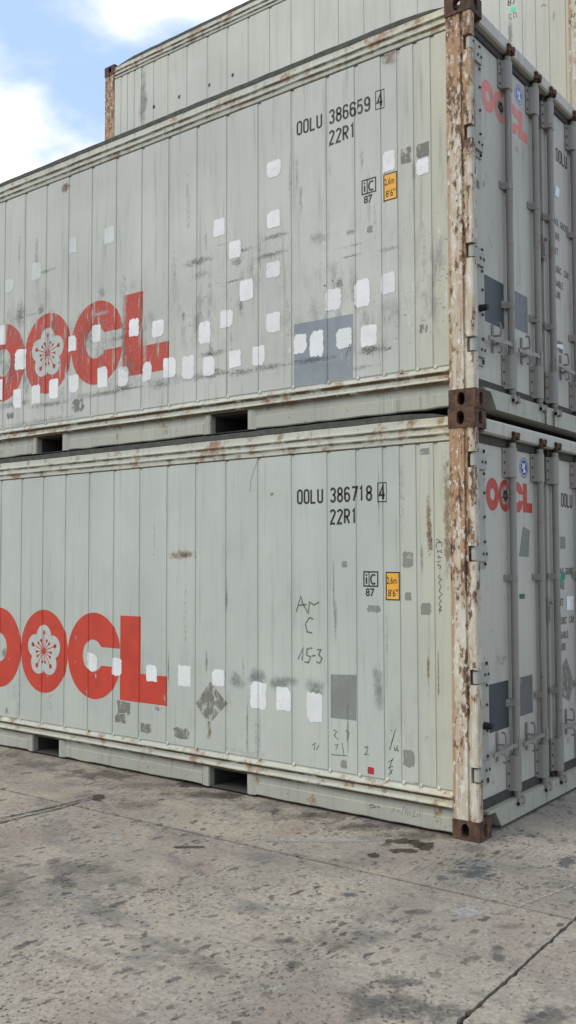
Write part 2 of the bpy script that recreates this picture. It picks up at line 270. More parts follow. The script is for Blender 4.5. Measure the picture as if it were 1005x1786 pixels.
def glyph(ch):
    g, r = GW, GW/2
    if ch in 'O0': return [A(r, 1 - r, r, r, 0, 180) + A(r, r, r, r, 180, 360) + [(g, 1 - r)]]
    if ch == 'L': return [[(0, 1), (0, 0), (g, 0)]]
    if ch == 'U': return [[(0, 1), (0, r)] + A(r, r, r, r, 180, 360)[1:] + [(g, 1)]]
    if ch == '3': return [A(r, .76, r, .24, 160, -80) + A(r, .26, r, .26, 80, -160)]
    if ch == '8': return [A(r, .765, r*.92, .235, 0, 360, 16), A(r, .265, r, .265, 0, 360, 16)]
    if ch == '6': return [[(g*.92, .84)] + A(r, 1 - r, r, r, 30, 180)[1:] + [(0, r)] + A(r, .29, r, .29, 180, 500, 16)]
    if ch == '9': return [[(g - a, 1 - b) for a, b in q] for q in glyph('6')]
    if ch == '5': return [[(g, 1), (.02, 1), (0, .53)] + A(r, .31, r, .31, 130, -150, 14)]
    if ch == '7': return [[(0, 1), (g, 1), (g*.35, 0)]]
    if ch == '1': return [[(r*.35, .84), (r, 1), (r, 0)]]
    if ch == '4': return [[(g*.72, 0), (g*.72, 1), (0, .3), (g*1.05, .3)]]
    if ch == '2': return [A(r, 1 - r, r, r, 170, -30) + [(0, 0), (g, 0)]]
    if ch == 'R': return [[(0, 0), (0, 1), (r, 1)] + A(r, .75, r, .25, 90, -90) + [(0, .5)], [(r*.8, .5), (g, 0)]]
    return []
def digits(s, x, z, h, pitch, wt=.16):
    out = []
    for k, ch in enumerate(s):
        for pl in glyph(ch): out += ribbon([(x + pitch*k + a*h, z + b*h) for a, b in pl], wt*h)
    return out
def text(s, x, z, h, xs=1., bold=0., spacing=1.):
    cu = bpy.data.curves.new('t', 'FONT'); cu.body = s; cu.size = 1; cu.offset = bold; cu.space_character = spacing; cu.dimensions = '2D'; cu.fill_mode = 'BOTH'; cu.resolution_u = 3
    o = bpy.data.objects.new('t', cu); col.objects.link(o); dg = bpy.context.evaluated_depsgraph_get(); me = bpy.data.meshes.new_from_object(o.evaluated_get(dg))
    k = h/.70; out = [[(x + me.vertices[i].co.x*k*xs, z + me.vertices[i].co.y*k) for i in p.vertices] for p in me.polygons]
    bpy.data.objects.remove(o); bpy.data.curves.remove(cu); bpy.data.meshes.remove(me); return out
def rect(x0, x1, z0, z1): return [(x0, z0), (x1, z0), (x1, z1), (x0, z1)]
def rough_rect(cx, cz, wx, hz, rng, rag=.06, n=5):
    """hand-brushed rectangle: wobbly sides, cut corners"""
    c = [(-.5, -.5), (.5, -.5), (.5, .5), (-.5, .5)]; pts = []
    cut = [rng.uniform(.02, .22) for _ in c]
    for k in range(4):
        a, b = Vector(c[k]), Vector(c[(k + 1) % 4])
        for i in range(n):
            t = cut[k] + (1 - cut[k] - cut[(k + 1) % 4])*i/(n - 1); p = a.lerp(b, t); pts.append((cx + (p.x + rng.uniform(-rag, rag)*.45)*wx, cz + (p.y + rng.uniform(-rag, rag)*.45)*hz))
    return pts

# ------------------------------------------------------------------ the container, in its own frame: door end x = 0, near side y = 0, base z = 0
LEN, WID, HGT = 6.058, 2.438, 2.591
Y_PANEL, Y_GROOVE, GW_ = .012, .0182, .026
Z_P0, Z_P1 = .272, 2.405
ribs_near = [-.287, -.412, -.533, -.658, -.864, -1.097] + [-1.097 - .3025*k for k in range(1, 13)] + [-4.95, -5.19, -5.40, -5.525, -5.645, -5.77]
ribs_back = [-.20 - .0, -.345, -.467, -.589, -.80, -1.03] + [-1.03 - .303*k for k in range(1, 8)] + [-3.44, -3.74, -4.045, -4.345, -4.66, -4.965, -5.205, -5.41, -5.535, -5.655, -5.77]
X_W0, X_W1 = -LEN + .170, -.170
def surf_y(x, ribs):
    for r in ribs:
        if r <= x <= r + GW_:
            return Y_PANEL + (Y_GROOVE - Y_PANEL)*min(1, (x - r)/.004, (r + GW_ - x)/.004)
    return Y_PANEL
class Ctx: pass
def art_side(C, name, polys, mat, layer, uv=False, label=None):
    """flat art pressed onto the ribbed side wall of container C"""
    C.k += 1; eps = .0003*layer + .000004*C.k
    bm = bmesh.new(); cache = {}
    for p in polys:
        vs = []
        for q in p:
            key = (round(q[0], 6), round(q[1], 6))
            if key not in cache: cache[key] = bm.verts.new((q[0], 0, q[1]))
            if cache[key] not in vs: vs.append(cache[key])
        if len(vs) > 2:
            try: bm.faces.new(vs)
            except ValueError: pass
    xs = [v.co.x for v in bm.verts]; zs = [v.co.z for v in bm.verts]; lo, hi, zl, zh = min(xs), max(xs), min(zs), max(zs)
    for r in C.ribs:
        for e in (0, .004, GW_ - .004, GW_):
            if lo < r + e < hi: bmesh.ops.bisect_plane(bm, geom=bm.verts[:] + bm.edges[:] + bm.faces[:], plane_co=(r + e, 0, 0), plane_no=(1, 0, 0))
    for zc_, no in ((Z_P0 + .012, -1), (Z_P1 - .012, 1)):          # keep to the flat of the wall
        if zl < zc_ < zh: bmesh.ops.bisect_plane(bm, geom=bm.verts[:] + bm.edges[:] + bm.faces[:], plane_co=(0, 0, zc_), plane_no=(0, 0, no), clear_outer=True)
    if zl > Z_P1 - .012 or zh < Z_P0 + .012 or not bm.faces: bm.free(); return None
    for v in bm.verts: v.co.y = surf_y(v.co.x, C.ribs) - eps
    for f in bm.faces:
        f.normal_update()
        if f.normal.y > 0: f.normal_flip()
    L = bm.loops.layers.uv.new('UVMap')
    for f in bm.faces:
        for l in f.loops: l[L].uv = ((l.vert.co.x - lo)/(hi - lo + 1e-9), (l.vert.co.z - zl)/(zh - zl + 1e-9))
    me = bpy.data.meshes.new(name); bm.to_mesh(me); bm.free(); return obj(name, me, mat, C.wall, label)
DOOR_X = -.068
def art_flat(name, polys, mat, parent, fn, label=None):
    """flat art on a plane; fn maps (a, b) to a point"""
    V, Fc, uvs = [], [], []
    for p in polys: Fc.append(list(range(len(V), len(V) + len(p)))); V += p
    al, ah, bl, bh = min(v[0] for v in V), max(v[0] for v in V), min(v[1] for v in V), max(v[1] for v in V)
    me = bpy.data.meshes.new(name); me.from_pydata([fn(*v) for v in V], [], Fc); L = me.uv_layers.new(name='UVMap')
    for lp in me.loops: v = V[lp.vertex_index]; L.data[lp.index].uv = ((v[0] - al)/(ah - al + 1e-9), (v[1] - bl)/(bh - bl + 1e-9))
    return obj(name, me, mat, parent, label)

# corner casting: a hollow block with oval holes (boolean of plain meshes, done once)
def casting_mesh():
    a, b, c = .178, .162, .118
    def tmp(mb, bevel=0.): o = bpy.data.objects.new('t', mb.mesh('t', bevel)); col.objects.link(o); return o
    body = MB().box(-a, 0, 0, b, 0, c); bo = tmp(body, .009)
    def oval(n, hw, hh): return [(hw*math.cos(2*math.pi*i/n)*1.0, hh*math.copysign(abs(math.sin(2*math.pi*i/n))**.8, math.sin(2*math.pi*i/n))) for i in range(n)]
    cut = [MB().box(-a + .028, -.028, .028, b - .028, .03, c - .028),
           MB().prism([(x - .094, z + .058) for x, z in oval(20, .026, .042)], 1, -.01, .06),
           MB().prism([(y + .083, z + .058) for y, z in oval(20, .026, .042)], 0, -.06, .01),
           MB().prism([(x - .090, y + .081) for x, y in oval(20, .055, .032)], 2, -.01, .06)]
    ob = [tmp(k) for k in cut]
    for k in ob: m = bo.modifiers.new('b', 'BOOLEAN'); m.operation = 'DIFFERENCE'; m.object = k; m.solver = 'EXACT'
    me = bpy.data.meshes.new_from_object(bo.evaluated_get(bpy.context.evaluated_depsgraph_get()))
    for k in ob + [bo]: bpy.data.objects.remove(k)
    me.name = 'corner_casting'; return me
CAST = casting_mesh()
def variant(sx, sy, sz):
    me = CAST.copy(); me.transform(Matrix(((-1 if sx else 1, 0, 0, -LEN if sx else 0), (0, -1 if sy else 1, 0, WID if sy else 0), (0, 0, -1 if sz else 1, HGT if sz else 0), (0, 0, 0, 1))))
    if (sx + sy + sz) % 2: me.flip_normals()
    return me
CASTS = [variant(i, j, k) for i in (0, 1) for j in (0, 1) for k in (0, 1)]

def rail_profile(pts): return pts
MESH = {}
def cached(key, fn):
    if key not in MESH: MESH[key] = fn()
    return MESH[key]
def half_round(zc, r, y0, n=7, out=1.0): return [(y0 - out*r*math.cos(R(-90 + 180*i/(n - 1))), zc + r*math.sin(R(-90 + 180*i/(n - 1)))) for i in range(n)]
def swept(profile, xs, jit=.0, seed=1):
    """profile of (y, z) swept along x through the stations xs, with slight dents"""
    rng = random.Random(seed); n = len(profile); V, Fc = [], []
    for k, x in enumerate(xs):
        dz, dy = rng.uniform(-jit, jit), rng.uniform(-jit, jit)
        V += [(x, y + dy, z + dz) for y, z in profile]
        if k: Fc += [((k - 1)*n + i, (k - 1)*n + (i + 1) % n, k*n + (i + 1) % n, k*n + i) for i in range(n)]
    Fc += [list(range(n)), list(range((len(xs) - 1)*n, len(xs)*n))]
    return finish('rail', V, Fc, None, 0, True)
def stations(a, b, step=.12): n = max(2, int(abs(b - a)/step)); return [a + (b - a)*i/n for i in range(n + 1)]

POCKETS = [(-2.168, -1.808), (-4.235, -3.885)]
ROD_Y = [.605, 1.055, 1.325, 1.785]
HINGES = [(1.62, 2.36, 1.665, 1.745, 2.235, 2.315), (.29, 1.04, .346, .428, .926, 1.005)]

def container(name, loc, label, pal, ribs, full_door=True, rng_seed=1, logo_door='red'):
    C = Ctx(); C.k = 0; C.ribs = ribs; C.loc = Vector(loc); rk = 'n' if ribs is ribs_near else 'b'
    root = bpy.data.objects.new(name, None); col.objects.link(root); root.location = loc; root['label'] = label; root['category'] = 'container'; root['group'] = 'stacked refrigerated containers'
    root.empty_display_size = .3; C.root = root; P = PS[pal]; C.P = P
    # --- castings and posts
    for m in CASTS: obj('corner_casting', m, M['rust'], root)
    def post():
        pf = [(-.173, .006), (-.076, .006), (-.071, .020), (-.060, .020), (-.060, .11), (-.173, .11)]
        return MB().prism(pf, 2, .116, 2.475).mesh('corner_post', .003)
    obj('corner_post', cached('post', post), M['post'], root)
    def bar(z0, z1):
        def f():
            s = [(-.058, .012), (-.050, .006), (-.016, .006), (-.007, .012), (-.005, .030), (-.005, .062), (-.058, .062)]
            return MB().prism(s, 2, z0, z1).mesh('post_nose', .002)
        return f
    for z0, z1 in ((.117, .338), (.436, .918), (1.013, 1.657), (1.753, 2.227), (2.323, 2.474)): obj('post_nose', cached(('bar', z0), bar(z0, z1)), M['post'], root)
    def post2(x0, x1, y0, y1):
        return lambda: MB().box(x0, x1, y0, y1, .116, 2.475).mesh('corner_post', .008)
    obj('corner_post', cached('post2', post2(-.168, -.012, WID - .11, WID - .006)), M['post'], root)
    obj('corner_post', cached('post3', post2(-LEN + .006, -LEN + .166, .006, .11)), M['post'], root)
    obj('corner_post', cached('post4', post2(-LEN + .006, -LEN + .166, WID - .11, WID - .006)), M['post'], root)
    # --- side wall: groove sheet behind, proud panels in front
    C.wall = obj('side_wall', cached('wall', lambda: MB().box(X_W0, X_W1, Y_GROOVE, .06, .24, 2.43).mesh('side_wall')), P['wall'], root)
    def panel(x0, x1):
        def f():
            # front sheet with shallow pressed edges and rounded sloping ends
            g = .004; e = .010; yp, yg = Y_PANEL, Y_GROOVE + .001
            v = [(x0, yg, Z_P0), (x1, yg, Z_P0), (x1, yg, Z_P1), (x0, yg, Z_P1), (x0 + g, yp, Z_P0 + e), (x1 - g, yp, Z_P0 + e), (x1 - g, yp, Z_P1 - e), (x0 + g, yp, Z_P1 - e)]
            return finish('panel', v, [(4, 5, 6, 7), (0, 1, 5, 4), (1, 2, 6, 5), (2, 3, 7, 6), (3, 0, 4, 7)])
        return f
    ed = [X_W1] + sorted(ribs, reverse=True) + [X_W0 - GW_]
    for a, b in zip(ed, ed[1:]):
        obj('panel', cached((rk, 'pan', a), panel(b + GW_ - (0.001 if b == ed[-1] else 0), a)), P['wall'], C.wall)
    def ends():
        mb = MB()
        for r in ribs:   # rounded stops at the foot of each groove
            mb.prism([(Y_GROOVE + .002, .262), (Y_PANEL - .002, .268), (Y_PANEL - .001, .279), (Y_GROOVE, .292), (Y_GROOVE + .004, .292)], 0, r + .002, r + GW_ - .002)
        return mb.mesh('groove_stop')
    obj('groove_stop', cached((rk, 'ends'), ends), P['rail'], C.wall, kind='stuff')
    # --- rails
    xs = stations(-LEN + .175, -.1745)
    top = [(.09, 2.400), (.016, 2.400), (.008, 2.404), (.006, 2.408), (.011, 2.412), (.011, 2.437)] + half_round(2.4505, .0105, .010, out=.8) + [(.011, 2.466), (.011, 2.486)] + half_round(2.500, .0110, .010, out=.8) + [(.012, 2.517), (.013, 2.548), (.020, 2.555), (.09, 2.556)]
    obj('top_rail', cached('toprail', lambda: swept(top, xs, .0013, 3)), P['rail'], root)
    bot = [(.09, .170), (.034, .168), (.014, .172)] + half_round(.1845, .0125, .008, out=1.1) + [(.013, .200), (.012, .228)] + half_round(.2425, .0125, .009, out=1.1) + [(.014, .262), (.022, .276), (.09, .276)]
    obj('bottom_rail', cached('botrail', lambda: swept(bot, xs, .0016, 5)), P['rail'], root)
    obj('seam_shadow_strip', cached('seam', lambda: MB().box(X_W0, X_W1, .0115, .03, 2.3955, 2.4005).mesh('seam_shadow_strip')), M['gasket'], root)  # dark strip painted in as the shadow line under the rail lip
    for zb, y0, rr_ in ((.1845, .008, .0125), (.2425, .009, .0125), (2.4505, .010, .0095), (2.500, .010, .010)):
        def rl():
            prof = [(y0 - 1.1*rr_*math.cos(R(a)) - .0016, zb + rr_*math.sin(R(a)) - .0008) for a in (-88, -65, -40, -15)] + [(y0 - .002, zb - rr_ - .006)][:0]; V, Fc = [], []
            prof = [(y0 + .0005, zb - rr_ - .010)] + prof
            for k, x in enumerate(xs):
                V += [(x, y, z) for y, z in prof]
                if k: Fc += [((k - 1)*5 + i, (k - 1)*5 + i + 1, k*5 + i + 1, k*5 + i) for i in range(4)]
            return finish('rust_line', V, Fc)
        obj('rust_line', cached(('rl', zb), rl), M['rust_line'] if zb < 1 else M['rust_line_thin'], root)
    cuts = [-.176] + [v for a, b in POCKETS for v in (b + .075, a - .075)] + [-LEN + .176]
    for i in range(0, len(cuts), 2):
        def web(i=i):
            x1, x0 = cuts[i], cuts[i + 1]; rng = random.Random(i); mb = MB(); s_ = stations(x0, x1, .09)
            prof = [(.030, .166), (.030, .110), (.024, .105), (.024, .026), (.030, .019), (.07, .019), (.07, .166)]
            V, Fc = [], []; n = len(prof)
            for k, x in enumerate(s_):
                d = rng.uniform(-.004, .004)
                V += [(x, y, z + (d if z < .03 else 0)) for y, z in prof]
                if k: Fc += [((k - 1)*n + q, (k - 1)*n + (q + 1) % n, k*n + (q + 1) % n, k*n + q) for q in range(n)]
            Fc += [list(range(n)), list(range((len(s_) - 1)*n, len(s_)*n))]
            return finish('skirt_plate', V, Fc)
        obj('skirt_plate', cached(('web', i), web), P['skirt'], root)
    for k, (a, b) in enumerate(POCKETS):
        def flare(left, a=a, b=b):
            if left: pf = [(a - .077, .028), (a - .030, .014), (a - .006, .016), (a, .026), (a, .075), (a - .077, .075)]
            else: pf = [(b, .026), (b + .006, .016), (b + .036, .014), (b + .077, .028), (b + .077, .075), (b, .075)]
            return MB().prism(pf, 2, .019, .167).mesh('pocket_post', .002)
        def tunnel(a=a, b=b):
            mb = MB(); y1 = WID - .04
            mb.box(a - .004, a, .0755, y1, .016, .155); mb.box(b, b + .004, .0755, y1, .016, .155)
            mb.box(a, b, .03, y1, .150, .155); mb.box(a, b, .03, y1, .016, .021)
            return mb.mesh('pocket_tunnel')
        pk = obj('fork_pocket', cached(('tun', k), tunnel), M['dark'], root)  # tunnel and inner block coloured dark to stand for shade in the pocket
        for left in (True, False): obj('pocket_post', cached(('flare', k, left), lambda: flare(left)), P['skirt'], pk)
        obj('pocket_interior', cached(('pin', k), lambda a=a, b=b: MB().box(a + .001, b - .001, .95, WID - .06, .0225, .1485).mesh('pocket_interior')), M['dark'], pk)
    for k in range(3):
        def under(k=k):
            e = [-.18, POCKETS[0][1] + .006, POCKETS[0][0] - .006, POCKETS[1][1] + .006, POCKETS[1][0] - .006, -LEN + .18]
            return MB().box(e[2*k + 1], e[2*k], .0765, WID - .035, .026, .165).mesh('underframe')
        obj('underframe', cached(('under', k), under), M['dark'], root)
    obj('floor', cached('floor', lambda: MB().box(-LEN + .062, -.21, .0765, WID - .035, .1665, .30).mesh('floor')), M['dark'], root)
    # --- roof: dark coated sheet whose edge shows above the top rail
    def roof():
        V, Fc = [], []; xs_ = stations(-LEN + .20, -.19, .1); rng = random.Random(9)
        for k, x in enumerate(xs_):
            e = min(1, (x - xs_[0])/.35, (xs_[-1] - x)/.33); zt = 2.558 + .040*max(0, e)**.6 + rng.uniform(-.0022, .0022)
            V += [(x, .016, 2.5555), (x, .017, zt - .006), (x, .030, zt), (x, WID - .03, zt), (x, WID - .02, 2.5555)]
            if k: Fc += [((k - 1)*5 + i, (k - 1)*5 + (i + 1) % 5, k*5 + (i + 1) % 5, k*5 + i) for i in range(5)]
        Fc += [list(range(5)), list(range(len(V) - 5, len(V)))]
        return finish('roof', V, Fc)
    obj('roof', cached('roof', roof), M['roof'], root)
    obj('far_side_wall', cached('far', lambda: MB().box(X_W0, X_W1, WID - .03, WID - .008, .019, 2.55).mesh('far_side_wall')), P['wall'], root)
    obj('machinery_end_wall', cached('mach', lambda: MB().box(-LEN + .02, -LEN + .06, .115, WID - .115, .03, 2.54).mesh('machinery_end_wall')), P['door'], root)
    # --- door end
    obj('door_header', cached('hdr', lambda: MB().prism([(-.17, 2.452), (-.024, 2.452), (-.014, 2.460), (-.012, 2.530), (-.020, 2.546), (-.17, 2.552)], 1, .113, WID - .113).mesh('door_header') if False else
        MB().add([(x, y, z) for y in (.163, WID - .163) for x, z in ((-.17, 2.452), (-.026, 2.452), (-.014, 2.462), (-.012, 2.530), (-.022, 2.546), (-.17, 2.552))], [list(range(6)), list(range(11, 5, -1))] + [(i, (i + 1) % 6, 6 + (i + 1) % 6, 6 + i) for i in range(6)]).mesh('door_header')), P['door'], root)
    def sill():
        pf = [(.163, .146), (.163, .128), (.250, .128), (.335, .024), (WID - .335, .024), (WID - .250, .128), (WID - .163, .128), (WID - .163, .146)]
        return MB().prism(pf, 0, -.14, -.016).mesh('door_sill', .003)
    obj('door_sill', cached('sill', sill), P['skirt'], root)
    obj('door_frame', cached('dfr', lambda: MB().box(-.20, -.10, .11, WID - .11, .10, 2.50).mesh('door_frame')), M['dark'], root)
    gap = 1.216
    for side, (y0, y1) in enumerate(((.064, gap - .040), (gap + .044, WID - .064))):
        d = obj('door', cached(('door', side), lambda: MB().box(-.13, DOOR_X, y0, y1, .205, 2.398).mesh('door', .006)), P['door'], root)
        def seal():
            mb = MB()   # rubber lip all round the leaf
            mb.box(-.125, DOOR_X + .012, y0, y1, 2.3995, 2.450); mb.box(-.125, DOOR_X + .012, y0, y1, .150, .2035)
            e0, e1 = (y1 + .001, y1 + .038) if side == 0 else (y0 - .042, y0 - .001); mb.box(-.128, DOOR_X - .042, e0, e1, .21, 2.395)
            return mb.mesh('gasket', .004)
        obj('gasket', cached(('seal', side), seal), M['gasket'], d)
        for ry in ROD_Y[side*2:side*2 + 2]:
            rx = -.031
            def rod():
                mb = MB().cyl((rx, ry, .165), (rx, ry, 2.43), .0235, 14); mb.cyl((rx, ry, 2.398), (rx, ry, 2.408), .026, 14).cyl((rx, ry, .415), (rx, ry, .428), .027, 14); return mb.mesh('lock_rod', 0, True)
            obj('lock_rod', cached(('rod', ry), rod), P['steel'], d)
            for z0, z1 in ((2.205, 2.396), (.192, .414)):
                def brk():
                    prof = [(DOOR_X + .001, ry - .084), (DOOR_X + .011, ry - .084), (DOOR_X + .013, ry - .052)] + [(rx - .008 + .034*math.sin(R(a))**.7, ry - .046*math.cos(R(a))) for a in range(15, 166, 15)] + [(DOOR_X + .013, ry + .050), (DOOR_X + .011, ry + .078), (DOOR_X + .001, ry + .078)]
                    mb = MB().prism(prof, 2, z0, z1); mb.cyl((rx, ry, z0 - .012), (rx, ry, z0), .025, 14)
                    return mb.mesh('rod_bracket', .002)
                b_ = obj('rod_bracket', cached(('brk', ry, z0), brk), P['steel'], d)
                def bolts():
                    mb = MB()
                    for q in (.15, .5, .85):
                        for dy in (-.069, .066): mb.cyl((DOOR_X + .009, ry + dy, z0 + (z1 - z0)*q), (DOOR_X + .016, ry + dy, z0 + (z1 - z0)*q), .0085, 6)
                    return mb.mesh('bolt')
                obj('bolts', cached(('bolts', ry, z0), bolts), M['bolt'], d, kind='stuff')
            for z0 in (1.528, .728):
                def gd():
                    prof = [(DOOR_X + .001, ry - .080), (DOOR_X + .009, ry - .080), (DOOR_X + .011, ry - .032)] + [(rx + .026*math.sin(R(a)), ry - .027*math.cos(R(a))) for a in range(10, 171, 20)] + [(DOOR_X + .011, ry + .032), (DOOR_X + .009, ry + .072), (DOOR_X + .001, ry + .072)]
                    mb = MB().prism(prof, 2, z0, z0 + .044); mb.cyl((DOOR_X + .008, ry - .062, z0 + .022), (DOOR_X + .016, ry - .062, z0 + .022), .008, 6).cyl((DOOR_X + .008, ry + .056, z0 + .022), (DOOR_X + .016, ry + .056, z0 + .022), .008, 6)
                    return mb.mesh('rod_guide', .002)
                obj('rod_guide', cached(('gd', ry, z0), gd), P['steel'], d)
            # cams and keepers at both ends of the rod
            for zc, up in ((2.475, 1), (.125, -1)):
                def cm():
                    mb = MB().cyl((rx, ry, zc - up*.055), (rx, ry, zc + up*.020), .0185, 10)
                    for q in (-1, 1):                                             # keeper jaws welded to header or sill
                        mb.box(-.020, .004, ry + q*.034 - .010, ry + q*.034 + .010, zc - .024, zc + .026); mb.box(-.014, .008, ry + q*.030 - .014, ry + q*.030 + .014, zc + up*.010 - .010, zc + up*.010 + .010)
                    mb.box(rx - .012, rx + .036, ry - .022, ry + .040, zc - .010, zc + .016); mb.cyl((rx + .030, ry + .026, zc - .018), (rx + .030, ry + .026, zc + .024), .013, 8)
                    mb.cyl((rx, ry, zc - up*.030), (rx, ry, zc - up*.018), .026, 12)
                    return mb.mesh('cam_keeper', .002)
                obj('cam_keeper', cached(('cam', ry, up), cm), M['rust'] if (up > 0 and (pal == 'lo' or pal == 'up')) else P['steel'], d)
        # handles
        for j, ry in enumerate(ROD_Y[side*2:side*2 + 2]):
            sg = -1 if side == 0 else 1
            def handle():
                rx = -.036; z = .480; mb = MB()
                mb.box(rx - .012, rx + .030, ry - .016, ry + .016, z - .045, z + .042)           # hub lug on the rod
                y_a, y_b = ry + sg*.010, ry + sg*.365
                mb.add([(x, y, zz) for y, dz in ((y_a, 0), (ry + sg*.09, .004), (ry + sg*.20, -.006), (y_b, -.012)) for x, zz in ((-.022, z - .013 + dz), (-.012, z - .013 + dz), (-.012, z + .013 + dz), (-.022, z + .013 + dz))],
                       [(0, 1, 2, 3), (12, 15, 14, 13)] + [(4*k + i, 4*k + (i + 1) % 4, 4*k + 4 + (i + 1) % 4, 4*k + 4 + i) for k in range(3) for i in range(4)])
                return mb.mesh('handle', .002)
            obj('handle', cached(('hdl', ry), handle), P['steel'], d)
            def keeper():
                yk = ry + sg*.215; mb = MB().box(DOOR_X + .001, DOOR_X + .009, yk - .012, yk + .012, .405, .585)
                mb.box(DOOR_X + .009, -.022, yk - .006, yk + .006, .448, .463); mb.box(DOOR_X + .009, -.004, yk - .006, yk + .006, .502, .514)
                mb.tube([(-.030, yk - .008, .585), (-.010, yk - .004, .590), (-.004, yk, .560), (-.004, yk + .004, .512)], .007, 6)
                mb.tube([(-.012, yk, .455), (-.004, yk + .004, .440), (-.004, yk + .008, .412), (-.014, yk + .010, .398), (-.030, yk + .008, .405)], .007, 6)
                return mb.mesh('handle_latch', .001)
            obj('handle_latch', cached(('kpr', ry), keeper), M['old_steel'], d)
        # hinges
        for h in HINGES:
            def hinge():
                mb = MB(); f = (lambda y: y) if side == 0 else (lambda y: WID - y)
                def bx(x0, x1, ya, yb, z0, z1): ya, yb = sorted((f(ya), f(yb))); mb.box(x0, x1, ya, yb, z0, z1)
                bx(DOOR_X + .001, DOOR_X + .009, .125, .258, h[0], h[1])                              # long strap
                for a, b in ((h[2], h[3]), (h[4], h[5])):
                    bx(DOOR_X + .010, DOOR_X + .024, .055, .250, a - .006, b + .012)                   # leaf
                    mb.cyl((-.028, f(.040), a + .004), (-.028, f(.040), b - .004), .021, 12)
                    bx(-.046, -.034, .030, .070, a + .004, b - .004)
                return mb.mesh('hinge', .002)
            hg = obj('hinge', cached(('hinge', side, h[0]), hinge), P['strap'], d)
            def hb():
                mb = MB(); f = (lambda y: y) if side == 0 else (lambda y: WID - y)
                zz = [h[0] + .02, h[2] - .022, h[3] + .035, h[3] + .19, h[4] - .15, h[4] - .03, h[5] + .028, h[1] - .012]
                for k, z in enumerate(zz):
                    for y in (.150, .238) if k % 2 else (.238,): mb.cyl((DOOR_X + .008, f(y), z), (DOOR_X + .018, f(y), z), .009, 6)
                for a, b in ((h[2], h[3]), (h[4], h[5])):
                    for y in (.19, .235): mb.cyl((DOOR_X + .022, f(y), (a + b)/2), (DOOR_X + .030, f(y), (a + b)/2), .009, 6)
                return mb.mesh('bolt')
            obj('bolts', cached(('hb', side, h[0]), hb), M['bolt'], d, kind='stuff')
        def buf():
            y = .205 if side == 0 else WID - .205
            return MB().cyl((DOOR_X + .009, y, .652), (-.004, y, .652), .024, 14, .019).mesh('rubber_buffer', 0, True)
        obj('rubber_buffer', cached(('buf', side), buf), M['rubber'], d)
        if side: C.door_r = d
        else: C.door_l = d
    # catch on the meeting edge
    obj('door_catch', cached('catch', lambda: MB().box(DOOR_X + .001, DOOR_X + .02, gap - .012, gap + .036, 1.23, 1.40).box(DOOR_X + .02, DOOR_X + .030, gap - .004, gap + .018, 1.25, 1.34).cyl((DOOR_X + .02, gap + .02, 1.37), (DOOR_X + .045, gap + .02, 1.37), .012, 8).mesh('door_catch', .002)), P['steel'], C.door_r)
    return C

# ------------------------------------------------------------------ ground
gr = MB().add([(-900, -900, -.024), (900, -900, -.024), (900, 900, -.024), (-900, 900, -.024)], [(0, 1, 2, 3)])
g = obj('ground', gr.mesh('ground'), M['dirt']); g['kind'] = 'structure'; g['label'] = 'dark packed dirt below the concrete slabs'
yard = bpy.data.objects.new('concrete_yard', None); col.objects.link(yard); yard['kind'] = 'structure'; yard['label'] = 'worn grey concrete yard laid in large slabs'
ANG = .0265; ORI = Vector((.870, -.800, 0)); U_ = Vector((math.cos(ANG), math.sin(ANG), 0)); V_ = Vector((-math.sin(ANG)*.85, math.cos(ANG), 0))
SU, SV = 6.0, 5.0
for iu in range(-5, 4):
    for iv in range(-4, 6):
        rng = random.Random(iu*31 + iv*7 + 500); near = (-1 <= iu <= 0 and -1 <= iv <= 0)
        def edge(a, b):
            n = 150 if near else 2; pts = []
            for i in range(n):
                t = i/n; p = Vector(a).lerp(Vector(b), t); d = (Vector(b) - Vector(a)).normalized(); nrm = Vector((-d.y, d.x))
                j = rng.uniform(-.0012, .0035) if near and i else 0
                if near and i and rng.random() < .10: j += rng.uniform(.003, .011)
                if near and i: j += .006*mnoise.noise((p.x*2.2, p.y*2.2, 0))
                pts.append(p + nrm*j)
            return pts
        hg_ = .0062; u0, u1, v0, v1 = iu*SU + hg_, (iu + 1)*SU - hg_, iv*SV + hg_*1.5, (iv + 1)*SV - hg_*1.5
        lp = edge((u0, v0), (u1, v0)) + edge((u1, v0), (u1, v1)) + edge((u1, v1), (u0, v1)) + edge((u0, v1), (u0, v0))
        wv = [ORI + U_*p.x + V_*p.y for p in lp]; n = len(wv)
        me = finish('slab', [(p.x, p.y, 0) for p in wv] + [(p.x, p.y, -.022) for p in wv], [list(range(n))] + [(i, n + i, n + (i + 1) % n, (i + 1) % n) for i in range(n)])
        obj('slab', me, M['concrete'], yard)
zi = [0]
def g_stain(px, py, wpx, hpx, mat, name='oil_stain', rot=0):
    zi[0] += 1; z = .0006 + .00008*zi[0]; c = on_z(px, py); a = on_z(px - wpx/2, py); b = on_z(px + wpx/2, py); t = on_z(px, py - hpx/2); q = on_z(px, py + hpx/2)
    ax, bx_ = (b - a)*.75, (t - q)*.75
    n = 20; pts = [(math.cos(2*math.pi*i/n), math.sin(2*math.pi*i/n)) for i in range(n)]
    return art_flat(name, [pts], mat, yard, lambda s, u: (c.x + ax.x*s + bx_.x*u, c.y + ax.y*s + bx_.y*u, z))
